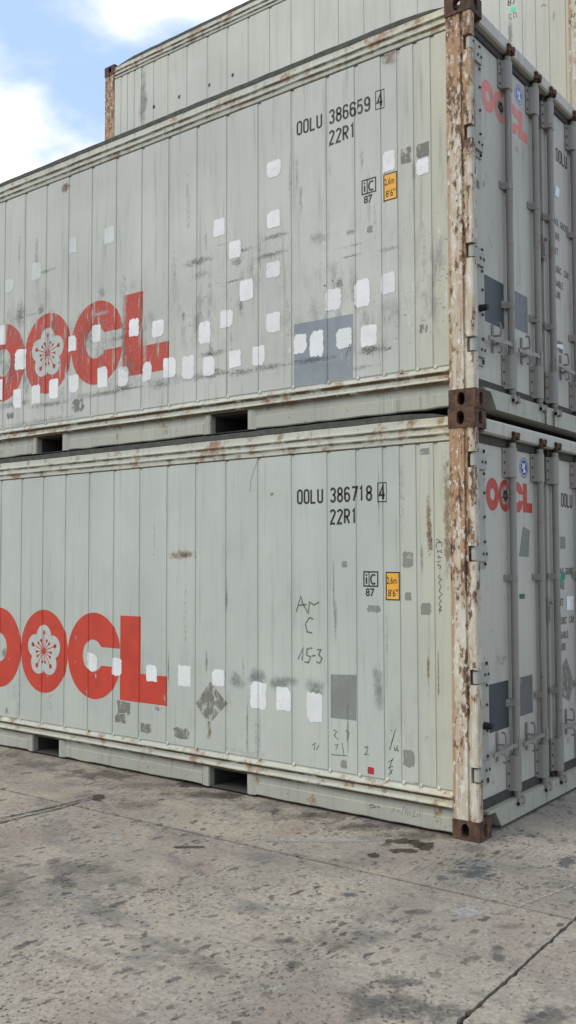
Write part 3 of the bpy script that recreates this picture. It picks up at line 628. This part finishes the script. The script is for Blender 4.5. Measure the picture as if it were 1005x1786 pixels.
def g_line(pp, width, mat, name):
    zi[0] += 1; z = .0006 + .00008*zi[0]; pts = [tuple(on_z(*p)[:2]) for p in pp]
    V, Fc, UV = [], [], []; L = ribbon(pts, width); n = len(L)
    me = bpy.data.meshes.new(name); me.from_pydata([(q[0], q[1], z) for p in L for q in p], [], [list(range(4*k, 4*k + 4)) for k in range(n)]); uvl = me.uv_layers.new(name='UVMap')
    for k in range(n):
        for i, (u, v) in enumerate(((k/n, 1), ((k + 1)/n, 1), ((k + 1)/n, 0), (k/n, 0))): uvl.data[4*k + i].uv = (.5 + (u - .5)*.7, v)
    return obj(name, me, mat, yard)
for a in [(107, 1539, 50, 18, 'oil'), (15, 1545, 70, 70, 'oil_soft'), (132, 1514, 125, 30, 'oil_soft'), (358, 1678, 95, 45, 'oil_soft'), (205, 1535, 60, 24, 'oil_soft'), (697, 1467, 34, 9, 'oil_brown'), (726, 1471, 22, 11, 'oil_brown'), (745, 1476, 22, 11, 'oil_brown'), (704, 1484, 40, 7, 'oil_brown'), (653, 1491, 18, 7, 'oil_brown'),
          (820, 1481, 48, 16, 'oil_soft'), (988, 1503, 36, 18, 'teal'), (826, 1521, 60, 22, 'teal'), (770, 1531, 20, 8, 'teal'), (612, 1561, 28, 7, 'teal'), (661, 1755, 130, 62, 'oil'), (695, 1717, 70, 22, 'oil'), (772, 1767, 74, 34, 'oil'), (957, 1772, 76, 32, 'oil'), (869, 1654, 27, 10, 'oil'), (871, 1671, 22, 14, 'oil'), (887, 1617, 50, 9, 'oil_soft'), (725, 1590, 40, 8, 'oil'),
          (240, 1402, 90, 18, 'oil_soft'), (345, 1368, 60, 10, 'oil_brown'), (172, 1391, 20, 9, 'oil_brown'), (400, 1385, 90, 14, 'oil_soft'), (600, 1640, 130, 40, 'oil_soft'), (60, 1420, 40, 5, 'scuff'), (205, 1463, 22, 7, 'scuff'), (815, 1591, 50, 16, 'scuff'), (560, 1466, 160, 6, 'scuff'), (330, 1478, 45, 4, 'oil_brown'), (388, 1430, 12, 5, 'oil'), (495, 1643, 26, 10, 'oil'), (325, 1643, 16, 8, 'oil'), (310, 1640, 14, 8, 'oil'), (505, 1640, 16, 8, 'oil'), (512, 1685, 30, 12, 'oil'), (690, 1440, 200, 14, 'oil_soft')]:
    g_stain(*a[:4], M[a[4]], 'paint_stain' if a[4] in ('teal', 'scuff') else 'oil_stain')
for k_ in range(9): px_ = -20 + k_*95; py_ = 1310 + (px_/789.)*148 + 10; g_stain(px_, py_, 150, 16, M['oil_soft' if k_ % 2 else 'brown_soft'], 'base_patch')  # row of soft darker patches along the foot of the lower container
g_line([(-30, 1444), (40, 1426), (100, 1412), (170, 1392)], .030, M['track'], 'tyre_track'); g_line([(-30, 1434), (40, 1420), (100, 1407), (160, 1391)], .026, M['track'], 'tyre_track'); g_line([(-30, 1440), (60, 1417), (140, 1399)], .09, M['oil_soft'], 'tyre_track')
for k in range(13): x = 792 + k*10; g_line([(x, 1512 - k*1.2), (x + 20, 1500 - k*1.2), (x + 40, 1487 - k*1.2)], .012, M['groove_dark'] if k % 2 else M['groove_light'], 'broom_groove')
for k in range(11): x = 702 + k*9; g_line([(x, 1528 - k*1.5), (x + 14, 1519 - k*1.5), (x + 34, 1506 - k*1.5)], .011, M['groove_dark'] if k % 2 else M['groove_light'], 'broom_groove')
for k in range(9):
    t0, t1 = k/9, (k + .62)/9; g_line([(1012 - 108*t0, 1541 + 42*t0), (1012 - 108*t1, 1541 + 42*t1)], .016, M['scuff'], 'painted_dash')

# ------------------------------------------------------------------ containers
lower = container('reefer_container', (0, 0, 0), 'grey-green reefer container standing on the concrete with bright intact red logo', 'lo', ribs_near)
upper = container('reefer_container', (.006, 0, HGT), 'grey reefer container dotted with white repair patches on top of another, scraped logo', 'up', ribs_near)
back = container('reefer_container', (-.125, 2.462, 2*HGT), 'pale plain reefer container at the top of the rear stack against the sky', 'bk', ribs_back)
for k in range(2):
    c_ = container('reefer_container', (-.125, 2.462, k*HGT), ('pale reefer container hidden behind the others at the bottom of the rear stack', 'pale reefer container hidden in the middle of the rear stack')[k], 'bk', ribs_back)

def SP(C, px, py): p = on_y(px, py, C.loc.y + Y_PANEL) - C.loc; return (p.x, p.z)
def DP(C, px, py): p = on_x(px, py, C.loc.x + DOOR_X) - C.loc; return (p.y, p.z)
def quad(C, pts): return [[SP(C, *p) for p in pts]]
def spx(C, px, py, wpx, hpx):
    a, b = SP(C, px - wpx/2, py), SP(C, px + wpx/2, py); t, q = SP(C, px, py - hpx/2), SP(C, px, py + hpx/2); c = SP(C, px, py); return c[0], c[1], b[0] - a[0], t[1] - q[1]
def smear(C, px, py, wpx, hpx, mat, layer=1, name='stain'):
    cx, cz, wx, hz = spx(C, px, py, wpx*1.35, hpx*1.35); return art_side(C, name, [ell(cx, cz, wx/2, hz/2, 20)], M[mat], layer)
def box_mark(C, px, py, wpx, hpx, mat, layer=2, name='sticker', rag=.10, seed=0):
    cx, cz, wx, hz = spx(C, px, py, wpx, hpx); return art_side(C, name, [rough_rect(cx, cz, wx, hz, random.Random(int(px*7 + py) + seed), rag)], M[mat], layer)
def scribble(C, lines, wpx, mat='pen', name='scribble', layer=4):
    polys = []
    for ln in lines:
        pts = [SP(C, *p) for p in ln]; polys += ribbon(pts, wpx*.0034)
    return art_side(C, name, polys, M[mat], layer)

def logo_polys(fn):
    """OOCL wordmark, unit = metres on the side wall, centre line z = .89; fn maps the result"""
    zc = .890; red, hole = [], []
    red += ringp(ell(-4.73, zc, .322, .356, 56), ell(-4.73, zc, .114, .128, 56))
    red += [ell(-4.09, zc, .322, .356, 56)]
    n = 60; ti, to = 35, 12.2
    oi = [(-3.455 + .124*math.cos(R(ti + (360 - 2*ti)*k/n)), zc + .131*math.sin(R(ti + (360 - 2*ti)*k/n))) for k in range(n + 1)]
    oo = [(min(-3.130, -3.442 + .330*math.cos(R(to + (360 - 2*to)*k/n))), zc + .352*math.sin(R(to + (360 - 2*to)*k/n))) for k in range(n + 1)]
    red += stripp(oo, oi)
    red += [rect(-3.126, -2.897, .56, 1.229), rect(-2.897, -2.605, .56, .783)]
    return red
def flower_polys(cx=-4.09, cz=.892, k=1.):
    pet, st = [], []
    for i in range(5):
        a = R(90 + 72*i); pet.append(ell(cx + .125*k*math.cos(a), cz + .125*k*math.sin(a), .099*k, .099*k, 26))
    pet.append(ell(cx, cz, .12*k, .12*k, 24))
    st.append(ell(cx, cz, .026*k, .026*k, 14))
    for i in range(15):
        a = R(90 + 24*i); l = (.158, .098, .098)[i % 3]*k; d = (math.cos(a), math.sin(a))
        st += ribbon([(cx + d[0]*.02*k, cz + d[1]*.02*k), (cx + d[0]*l, cz + d[1]*l)], .0085*k); st.append(ell(cx + d[0]*l, cz + d[1]*l, (.021 if i % 3 == 0 else .014)*k, (.021 if i % 3 == 0 else .014)*k, 10))
    return pet, st
def side_marks(C, serial, red):
    for p in [logo_polys(None)]: art_side(C, 'logo', p, M[red], 2)
    pet, st = flower_polys()
    for p in pet: art_side(C, 'logo_petal', [p], M['petal'], 3)
    art_side(C, 'logo_stamen', st, M[red], 4)
    h, z1, z2 = .090, 2.058, 1.912
    art_side(C, 'lettering', digits('OOLU', -1.343, z1, h, .0572), M['black'], 3); art_side(C, 'lettering', digits(serial[:6], -1.066, z1, h, .0572), M['black'], 3)
    art_side(C, 'lettering', digits(serial[6], -.682, z1 + .003, h*.95, .05) + ribbon(rect(-.695, -.631, 2.044, 2.166), .0065, True), M['black'], 3)
    art_side(C, 'lettering', digits('22R1', -1.068, z2, h, .0572), M['black'], 3)
    x0, x1, za, zb = -.806, -.700, 1.500, 1.592
    p = ribbon(rect(x0, x1, za, zb), .009, True) + ribbon([(x0 + .040, za), (x0 + .040, zb)], .007) + ribbon([(x0 + .020, za + .014), (x0 + .020, za + .056)], .012) + ribbon([(x0 + .020, za + .066), (x0 + .020, za + .077)], .012)
    cx, cz = x0 + .074, (za + zb)/2 - .002; p += ribbon(A(cx, cz, .021, .030, 50, 310, 14), .011)
    art_side(C, 'lettering', p, M['black'], 3); art_side(C, 'lettering', text('87', x0 + .012, 1.436, .050, .95, .02), M['black'], 3)
    x0, x1, za, zb = -.643, -.537, 1.413, 1.592
    art_side(C, 'height_plate', [rect(x0, x1, za, zb)], M['yellow'], 2); art_side(C, 'height_plate_border', ribbon(rect(x0 + .003, x1 - .003, za + .003, zb - .003), .008, True), M['black'], 3)
    art_side(C, 'lettering', text('2,6m', x0 + .010, 1.517, .044, .62, .012), M['black'], 3); art_side(C, 'lettering', text('8\'6"', x0 + .019, 1.437, .044, .78, .012), M['black'], 3)
side_marks(lower, '3867184', 'red'); side_marks(upper, '3866594', 'red_worn')

rng = random.Random(4)
def patches(C, L, faint=()):
    for k, (px, py, wx, hz) in enumerate(L):
        cx, cz, a, b = spx(C, px, py, wx, hz); r_ = random.Random(k*13 + 5); a *= r_.uniform(.93, 1.08); b *= r_.uniform(.93, 1.08)
        art_side(C, 'repair_patch', [rough_rect(cx, cz, a, b, r_, r_.choice((.05, .07, .10)), 9)], M['white2' if k in faint else 'white'], 5)
        art_side(C, 'rivet', [ell(cx + r_.uniform(-.006, .006), cz + r_.uniform(-.01, .01), .0026, .0026, 6)], M['ghost_dark'], 7)
patches(upper, [(16.3, 498, 15, 22), (64, 473, 16, 29), (127, 428, 15, 27), (191, 410, 17, 28), (4, 584, 12, 34), (36, 627, 18, 36), (126, 599, 14.5, 25), (168, 582, 16, 28), (234, 571, 17, 30), (30.5, 695, 14.5, 32), (63, 688, 14.5, 32), (94, 678, 16, 33), (129, 669, 17, 30), (179, 658, 16.5, 36), (215.5, 656, 18, 34), (256.5, 648, 17, 34),
    (296, 641, 23, 36), (328.5, 641, 21, 37), (364.7, 638, 21, 32), (410, 626, 20, 31), (451.5, 620, 20, 33), (276, 573, 19, 29), (357, 580.5, 20, 36), (395.5, 555.5, 23, 31), (430, 505.5, 23, 35), (409.5, 435, 20, 29), (382.5, 396.5, 20, 29), (477, 470.5, 23, 27), (476.7, 562.5, 23, 32), (477.5, 382, 24, 31), (478, 294.5, 24, 31),
    (582, 522, 25, 38), (632, 511, 26, 46), (677, 494, 25, 36), (523.5, 600, 23, 33), (552.5, 599, 24, 43), (600, 590, 27, 37), (643.5, 585, 29, 37), (678, 281, 23, 34), (737, 290, 24, 28), (2, 680, 5, 34)], (0, 1, 2, 3))
patches(lower, [(161, 1155, 17, 30), (204, 1163, 17, 30), (264.7, 1174, 20, 30), (322, 1179, 22, 36), (381, 1182, 23, 29), (451, 1213, 26, 48), (495, 1219, 25, 39), (549, 1234, 27, 47)])

# --- upper container: marks
U = upper
art_side(U, 'touch_up_paint', quad(U, [(512, 686), (616, 669), (616, 547), (512, 566)]), M['blue_tint'], 1)
for a in [(708, 271, 19, 27), (737, 262, 23, 25)]: box_mark(U, *a, 'ghost_dark', 3, 'torn_sticker', .05)
for a in [(136, 707, 20, 22), (18, 725, 12, 10)]: box_mark(U, *a, 'ghost_dark', 3, 'torn_sticker', .2)
box_mark(U, 739, 573, 13, 15, 'ghost_dark', 3, 'torn_sticker', .2); box_mark(U, 645, 400, 10, 12, 'ghost', 2, 'sticker', .2)
for a in [(345, 456, 44, 12, 'smear'), (350, 479, 30, 14, 'smear_grey'), (420, 530, 7, 30, 'smear'), (413, 457, 14, 14, 'smear'), (320, 551, 6, 16, 'smear'), (370, 617, 40, 10, 'smear'), (362, 655, 80, 9, 'smear'), (280, 670, 26, 14, 'smear'), (215, 675, 28, 14, 'smear'), (545, 628, 70, 9, 'smear'), (470, 640, 50, 9, 'smear'), (420, 650, 40, 10, 'smear'), (650, 610, 50, 12, 'smear'), (636, 640, 50, 8, 'smear_grey'), (592, 495, 14, 15, 'smear'), (611, 405, 14, 9, 'smear'), (555, 415, 30, 22, 'smear_grey'), (480, 412, 40, 8, 'smear'), (470, 445, 50, 8, 'smear'), (25, 705, 50, 9, 'smear'), (85, 705, 60, 8, 'smear'), (150, 690, 50, 12, 'smear_grey'), (185, 686, 40, 8, 'smear'), (35, 550, 16, 36, 'smear'), (72, 540, 10, 16, 'smear'), (178, 512, 14, 16, 'smear_grey'), (95, 632, 14, 22, 'smear_grey'), (20, 640, 18, 60, 'smear_grey'), (115, 328, 14, 16, 'rust_st'), (115, 325, 6, 11, 'smear'), (680, 95, 24, 40, 'rust_st'), (368, 630, 8, 60, 'smear'), (320, 660, 120, 16, 'smear_w'), (70, 735, 120, 10, 'smear_grey'), (110, 700, 6, 40, 'smear_w'), (216, 540, 9, 120, 'smear_w'), (366, 520, 6, 80, 'smear_w')]: smear(U, *a)
for a in [(216, 600, 8, 90, 'smear_grey'), (95, 565, 10, 50, 'smear_grey'), (150, 590, 26, 60, 'smear_grey'), (225, 640, 30, 40, 'smear_grey')]: smear(U, *a, 4, 'scrape')
rg = random.Random(77)
for k in range(16):
    px, py = rg.uniform(20, 720), 0; py = rg.uniform(420, 690); smear(U, px, py, rg.uniform(14, 50), rg.uniform(3, 8), rg.choice(['smear', 'smear_grey', 'smear_grey', 'smear_w']), 1, 'scrape')
for k in range(22):
    px, py = rg.uniform(20, 740), rg.uniform(260, 640); smear(U, px, py, rg.uniform(3, 7), rg.uniform(25, 90), rg.choice(['smear_grey', 'smear_grey', 'smear_w']), 1, 'scrape')
scribble(U, [[(604, 622), (610, 600), (612, 612)]], 1.2)
scribble(U, [[(632, 610), (640, 603), (634, 616), (646, 604), (640, 618), (655, 606)]], 1.2)
scribble(U, [[(672, 610), (682, 608)]], 1.2)
# --- lower container: marks
Lw = lower
art_side(Lw, 'touch_up_paint', quad(Lw, [(576, 1252), (622, 1257), (622, 1177), (576, 1176)]), M['grey_tint'], 1)
art_side(Lw, 'torn_sticker', quad(Lw, [(341, 1227), (365, 1263), (397, 1227), (367, 1189)]), M['ghost_dark'], 2)
for a in [(216, 1234, 22, 22, 'ghost_dark'), (211, 1253, 19, 16, 'ghost_dark'), (255, 1270, 20, 17, 'ghost_dark'), (317, 1279, 26, 20, 'ghost_dark'), (711, 976, 19, 28, 'ghost'), (741, 787, 17, 12, 'ghost'), (652, 1062, 22, 12, 'ghost'), (601, 984, 9, 11, 'ghost'), (712, 1040, 11, 14, 'ghost'), (600, 1333, 11, 14, 'ghost'), (713, 1322, 20, 30, 'ghost'), (743, 1062, 18, 20, 'ghost')]: box_mark(Lw, *a[:4], a[4], 2, 'sticker', .14)
for a in [(413, 1189, 26, 30, 'soft_grey'), (485, 1193, 30, 26, 'soft_grey'), (448, 1180, 34, 30, 'soft_grey'), (552, 1198, 36, 34, 'soft_grey'), (505, 1188, 30, 20, 'soft_grey'), (660, 1200, 20, 80, 'soft_grey'), (318, 968, 44, 16, 'rust_st'), (322, 968, 10, 8, 'smear'), (474, 862, 6, 6, 'rust_st'), (749, 935, 7, 60, 'smear'), (748, 915, 9, 90, 'rust_st'), (752, 950, 6, 30, 'rust_st'), (365, 1275, 8, 26, 'rust_st'), (425, 1311, 60, 9, 'smear_w'), (448, 1290, 7, 60, 'smear_w'), (88, 1225, 6, 24, 'smear_w'), (26, 1208, 8, 28, 'smear_w'), (275, 1236, 9, 7, 'smear'), (12, 1240, 6, 12, 'smear'), (8, 1140, 10, 20, 'soft_grey'), (400, 1320, 120, 10, 'rust_st'), (40, 1262, 80, 6, 'rust_st'), (320, 1312, 60, 6, 'rust_st'), (730, 1370, 60, 8, 'rust_st'), (747, 1165, 4, 60, 'rust_st'), (764, 1180, 3, 90, 'rust_st'), (747, 1200, 5, 24, 'smear_w'), (745, 1287, 10, 5, 'smear_w'), (700, 860, 8, 120, 'smear_w'), (780, 900, 12, 220, 'rust_st')]: smear(Lw, *a)
for k in range(14):
    px, py = rg.uniform(10, 740), rg.uniform(830, 1300); smear(Lw, px, py, rg.uniform(3, 6), rg.uniform(30, 120), rg.choice(['soft_grey', 'smear_w', 'soft_grey']), 1, 'scrape')
art_side(Lw, 'red_tag', [rough_rect(*spx(Lw, 647, 1344, 11, 12), random.Random(3), .06)], M['redtag'], 3)
scribble(Lw, [[(436, 858), (438, 838), (444, 818), (451, 800)]], 1.3, 'pen_soft')
art_side(Lw, 'scribble', sum([ribbon([SP(Lw, *p) for p in q], .011) for q in ([(517, 1067), (525, 1040), (528, 1052), (538, 1070), (540, 1050), (548, 1055), (557, 1050)], [(520, 1056), (535, 1054)], [(547, 1080), (540, 1077), (533, 1088), (536, 1102), (545, 1104)],)], []), M['pen_soft'], 4)
art_side(Lw, 'scribble', sum([ribbon([SP(Lw, *p) for p in q], .011) for q in ([(520, 1150), (529, 1130), (527, 1152)], [(545, 1130), (536, 1132), (535, 1142), (542, 1146), (538, 1156), (531, 1154)], [(544, 1144), (551, 1143)], [(553, 1133), (560, 1133), (556, 1142), (562, 1148), (558, 1157), (552, 1154)])], []), M['pen_soft'], 4)
z8 = .1232; vt = lambda x, y: (700 + z8*x, 880 + z8*y)
scribble(Lw, [[vt(485, 500), vt(520, 490), vt(555, 520), vt(500, 540), vt(485, 590), vt(500, 620)], [vt(520, 545), vt(575, 530), vt(575, 600)], [vt(500, 640), vt(520, 650), vt(500, 675), vt(545, 660), vt(575, 640), vt(560, 675), vt(590, 680)], [vt(505, 725), vt(540, 745)], [vt(540, 715), vt(520, 760), vt(580, 745)], [vt(495, 815), vt(560, 800)], [vt(505, 855), vt(535, 845), vt(530, 870), vt(560, 865), vt(560, 895), vt(535, 910)],
    [vt(545, 995), vt(515, 1035), vt(570, 1055), vt(525, 1105), vt(570, 1155), vt(535, 1220), vt(580, 1270), vt(530, 1320), vt(570, 1365), vt(530, 1410), vt(570, 1450), vt(540, 1480), vt(575, 1500)], [vt(550, 1430), vt(545, 1555)], [vt(520, 1490), vt(570, 1500)]], 1.1)
scribble(Lw, [[(683, 1296), (690, 1272)], [(682, 1273), (684, 1275)], [(688, 1280), (680, 1308)], [(688, 1302), (689, 1310)], [(694, 1300), (690, 1308), (695, 1310), (693, 1304)], [(676, 1330), (684, 1325), (680, 1338), (686, 1322)], [(676, 1340), (686, 1336)], [(680, 1340), (684, 1350)], [(685, 1342), (678, 1352)]], 1.3)
scribble(Lw, [[(582, 1273), (588, 1276), (583, 1282), (590, 1290)], [(603, 1274), (609, 1278), (606, 1290)], [(545, 1300), (550, 1296), (548, 1308)], [(552, 1308), (557, 1299)], [(584, 1300), (590, 1298), (586, 1308)], [(597, 1296), (600, 1316)], [(578, 1316), (606, 1318)], ], 2.2, 'pen_soft')
scribble(Lw, [[(636, 1304), (642, 1302), (640, 1312), (636, 1316), (644, 1316)]], 2.2, 'pen_soft')
def on_skirt(C, lines, wd):
    polys = []
    for ln in lines:
        pts = []
        for q in ln: p = on_y(q[0], q[1], C.loc.y + .024) - C.loc; pts.append((p.x, p.z))
        polys += ribbon(pts, wd)
    return art_flat('scribble', polys, M['pen_soft'], C.root, lambda a, b: (a, .0232, b))
on_skirt(Lw, [[(683, 1418), (689, 1408)], [(692, 1415), (698, 1414)], [(700, 1421), (705, 1406)], [(707, 1421), (708, 1412), (712, 1412), (711, 1422), (716, 1413), (715, 1424)], [(718, 1416), (724, 1414), (720, 1424), (727, 1424)], [(729, 1414), (728, 1425)], [(733, 1416), (732, 1425)]], .004)
on_skirt(Lw, [[(644, 1405), (650, 1403), (655, 1408), (646, 1409)], [(658, 1407), (663, 1408)]], .009)

# --- door ends
def door_plane(C, layer): return lambda a, b: (DOOR_X + .0007*layer + .0003, a, b)
def door_marks(C, red, blue, rows, four):
    L, Rd = C.door_l, C.door_r; k = .2935; y0, z0 = .283, 2.085
    fn = lambda a, b: (DOOR_X + .0012, y0 + (a + 5.052)*k, z0 + (b - .89)*k)
    art_flat('logo', logo_polys(None), M[red], L, fn); pet, st = flower_polys()
    art_flat('logo_petal', pet, M['petal_door'], L, lambda a, b: (DOOR_X + .0022, fn(a, b)[1], fn(a, b)[2])); art_flat('logo_stamen', st, M['petal_mark'], L, lambda a, b: (DOOR_X + .0030, fn(a, b)[1], fn(a, b)[2]))
    cy, cz, r = .868, 2.292, .072; dp = lambda ly: door_plane(C, ly)
    art_flat('round_emblem', [ell(cy, cz, r, r, 32)], M['tag_white'], L, dp(1)); art_flat('emblem_ring', ringp(ell(cy, cz, r*.97, r*.97, 40), ell(cy, cz, r*.90, r*.90, 40)), M[blue], L, dp(2)); art_flat('emblem_disc', [ell(cy, cz, r*.74, r*.74, 28)], M[blue], L, dp(2))
    ticks = [q for i in range(22) for q in ribbon([(cy + r*.78*math.cos(R(i*16.4)), cz + r*.78*math.sin(R(i*16.4))), (cy + r*.90*math.cos(R(i*16.4)), cz + r*.90*math.sin(R(i*16.4)))], r*.13)]
    art_flat('emblem_lettering', ticks, M[blue], L, dp(2))
    ea = [[(-.45, .35), (-.2, .42), (0, .15), (.12, .38), (.35, .5), (.28, .2), (.1, -.02), (-.12, -.02)], [(-.1, 0), (.1, -.02), (.3, -.2), (.42, -.5), (.15, -.42), (-.05, -.5), (-.2, -.55), (-.15, -.3)], [(-.5, .05), (-.3, .12), (-.25, -.1), (-.42, -.2)]]
    art_flat('emblem_figure', [[(cy + a*r, cz + b*r) for a, b in p] for p in ea], M['tag_white'], L, dp(3))
    art_flat('lettering', digits('OOLU', 1.530, 2.060, .092, .0572, .15), M['black'], Rd, dp(2))
    art_flat('lettering', text('GROSS', 1.585, 1.558, .050, .62, .012, 1.25), M['black'], Rd, dp(2))
    art_flat('lettering', text('CAP.', 1.640, 1.200, .050, .62, .012, 1.25), M['black'], Rd, dp(2))
    for s, z in rows: art_flat('lettering', text(s, 1.440, z, .050, .62, .012, 1.25), M['black'], Rd, dp(2))
    art_flat('slate_sheet', [rect(.290, .574, .592, .892)], M['slate'], L, dp(2)); art_flat('slate_sheet', [rect(.752, .957, .636, .890)], M[four], L, dp(2))
rows = [('MAX.', 1.558), ('TARE', 1.452), ('NET', 1.335), ('CUBIC', 1.200), ('USABLE', 1.095), ('CUBE', 1.010)]
door_marks(lower, 'red_door', 'blue', rows, 'slate_lt'); door_marks(upper, 'pink_door', 'blue_fade', rows, 'slate_up')
dp2 = door_plane(None, 3)
def door_px(C, name, pts, mat, layer=3, part='r'): return art_flat(name, [[DP(C, *p) for p in pts]], M[mat], C.door_r if part == 'r' else C.door_l, door_plane(C, layer))
door_px(lower, 'green_sticker', [(906, 1044), (915, 1044), (915, 1036), (906, 1036)], 'green_dk', 3, 'l')
door_px(lower, 'white_tag', [(988, 1064), (1000, 1064), (1000, 1040), (988, 1040)], 'tag_white')
door_px(lower, 'green_sticker', [(976, 1019), (985, 1011), (986, 1000), (982, 997), (976, 1006)], 'green', 4)
door_px(lower, 'torn_sticker', [(981, 1215), (993, 1222), (1000, 1188), (988, 1147), (981, 1160)], 'ghost_dark')
door_px(lower, 'sticker', [(977, 957), (986, 957), (986, 936), (977, 936)], 'ghost')
door_px(lower, 'torn_sticker', [(905, 970), (922, 972), (924, 925), (912, 918)], 'ghost', 2, 'l')
door_px(upper, 'torn_sticker', [(969, 610), (981, 618), (982, 598), (970, 592)], 'ghost_dark'); door_px(upper, 'white_tag', [(970, 605), (982, 610), (981, 601), (970, 600)], 'tag_white', 4)
door_px(upper, 'white_tag', [(967, 341), (974, 345), (976, 330), (969, 322)], 'tag_white', 4); door_px(upper, 'sticker', [(828, 324), (836, 330), (836, 318), (828, 309)], 'ghost_dark', 3, 'l')
# hanging chains under the upper doors
for y in (1.10, 1.245):
    mb = MB()
    for k in range(8):
        c = Vector((-.006, y + .004*math.sin(k*2), .118 - k*.014)); ax = Vector((0, .006, 0)) if k % 2 else Vector((.006, 0, 0)); pts = [c + ax*math.cos(R(q)) + Vector((0, 0, .010*math.sin(R(q)))) for q in range(0, 361, 60)]
        mb.tube(pts, .0025, 4)
    obj('chain', mb.mesh('chain'), M['bolt'], upper.root)
# --- rear container: marks
Bk = back
for px, py in ((268.5, 186), (312.7, 169), (365, 148.4), (406, 131)): c = SP(Bk, px, py); art_side(Bk, 'dark_plug', [ell(c[0], c[1], .020, .024, 12)], M['bolt'], 2)
c87 = SP(Bk, 885, 9); art_side(Bk, 'lettering', text('87', c87[0], c87[1] - .012, .062, .95, .008), M['black'], 2)
x0, za = c87[0] - .014, c87[1] + .070
art_side(Bk, 'lettering', ribbon(rect(x0, x0 + .106, za, za + .092), .009, True) + ribbon([(x0 + .04, za), (x0 + .04, za + .092)], .007) + ribbon(A(x0 + .074, za + .044, .021, .030, 50, 310, 14), .011) + ribbon([(x0 + .02, za + .014), (x0 + .02, za + .056)], .012), M['black'], 2)
art_side(Bk, 'green_dot', [ell(*SP(Bk, 894.5, 16), .028, .024, 16)], M['green_lt'], 3)
scribble(Bk, [[(886, 26), (892, 24), (888, 30), (893, 34)], [(896, 24), (896, 31), (902, 29), (900, 22), (895, 23)], [(944, 12), (948, 8), (952, 10)]], 2.0, 'pen_soft')
for a in [(890, 60, 8, 60, 'soft_grey'), (966, 28, 3, 18, 'smear'), (995, 90, 6, 30, 'smear'), (1000, 20, 5, 20, 'rust_st'), (960, 200, 8, 50, 'soft_grey'), (250, 180, 12, 120, 'soft_grey'), (575, 90, 6, 8, 'soft_grey'), (850, 100, 12, 30, 'soft_grey')]: smear(Bk, *a)

# ------------------------------------------------------------------ loose grit on the slabs
mb = MB(); rg = random.Random(21)
for k in range(420):
    px, py = rg.uniform(-40, 1040), 1400 + 420*rg.random()**.8; c = on_z(px, py)
    if c.y > -.06 and c.x < .05: continue
    s_ = rg.uniform(.002, .0065)*(1 if rg.random() < .9 else 2); n = rg.randint(5, 7); a0 = rg.random()*6; e = rg.uniform(.5, 1)
    ringv = [(c.x + s_*math.cos(a0 + 2*math.pi*i/n)*rg.uniform(.7, 1.2), c.y + s_*e*math.sin(a0 + 2*math.pi*i/n)*rg.uniform(.7, 1.2), .0001) for i in range(n)]
    mb.add(ringv + [(c.x + s_*.2, c.y, s_*rg.uniform(.5, .9))], [(i, (i + 1) % n, n) for i in range(n)])
gt = obj('loose_grit', mb.mesh('loose_grit'), plain('grit', (.10, .092, .085), .9, .5, 300)); gt['kind'] = 'stuff'; gt['label'] = 'small dark stone chips scattered over the concrete'; gt['category'] = 'grit'
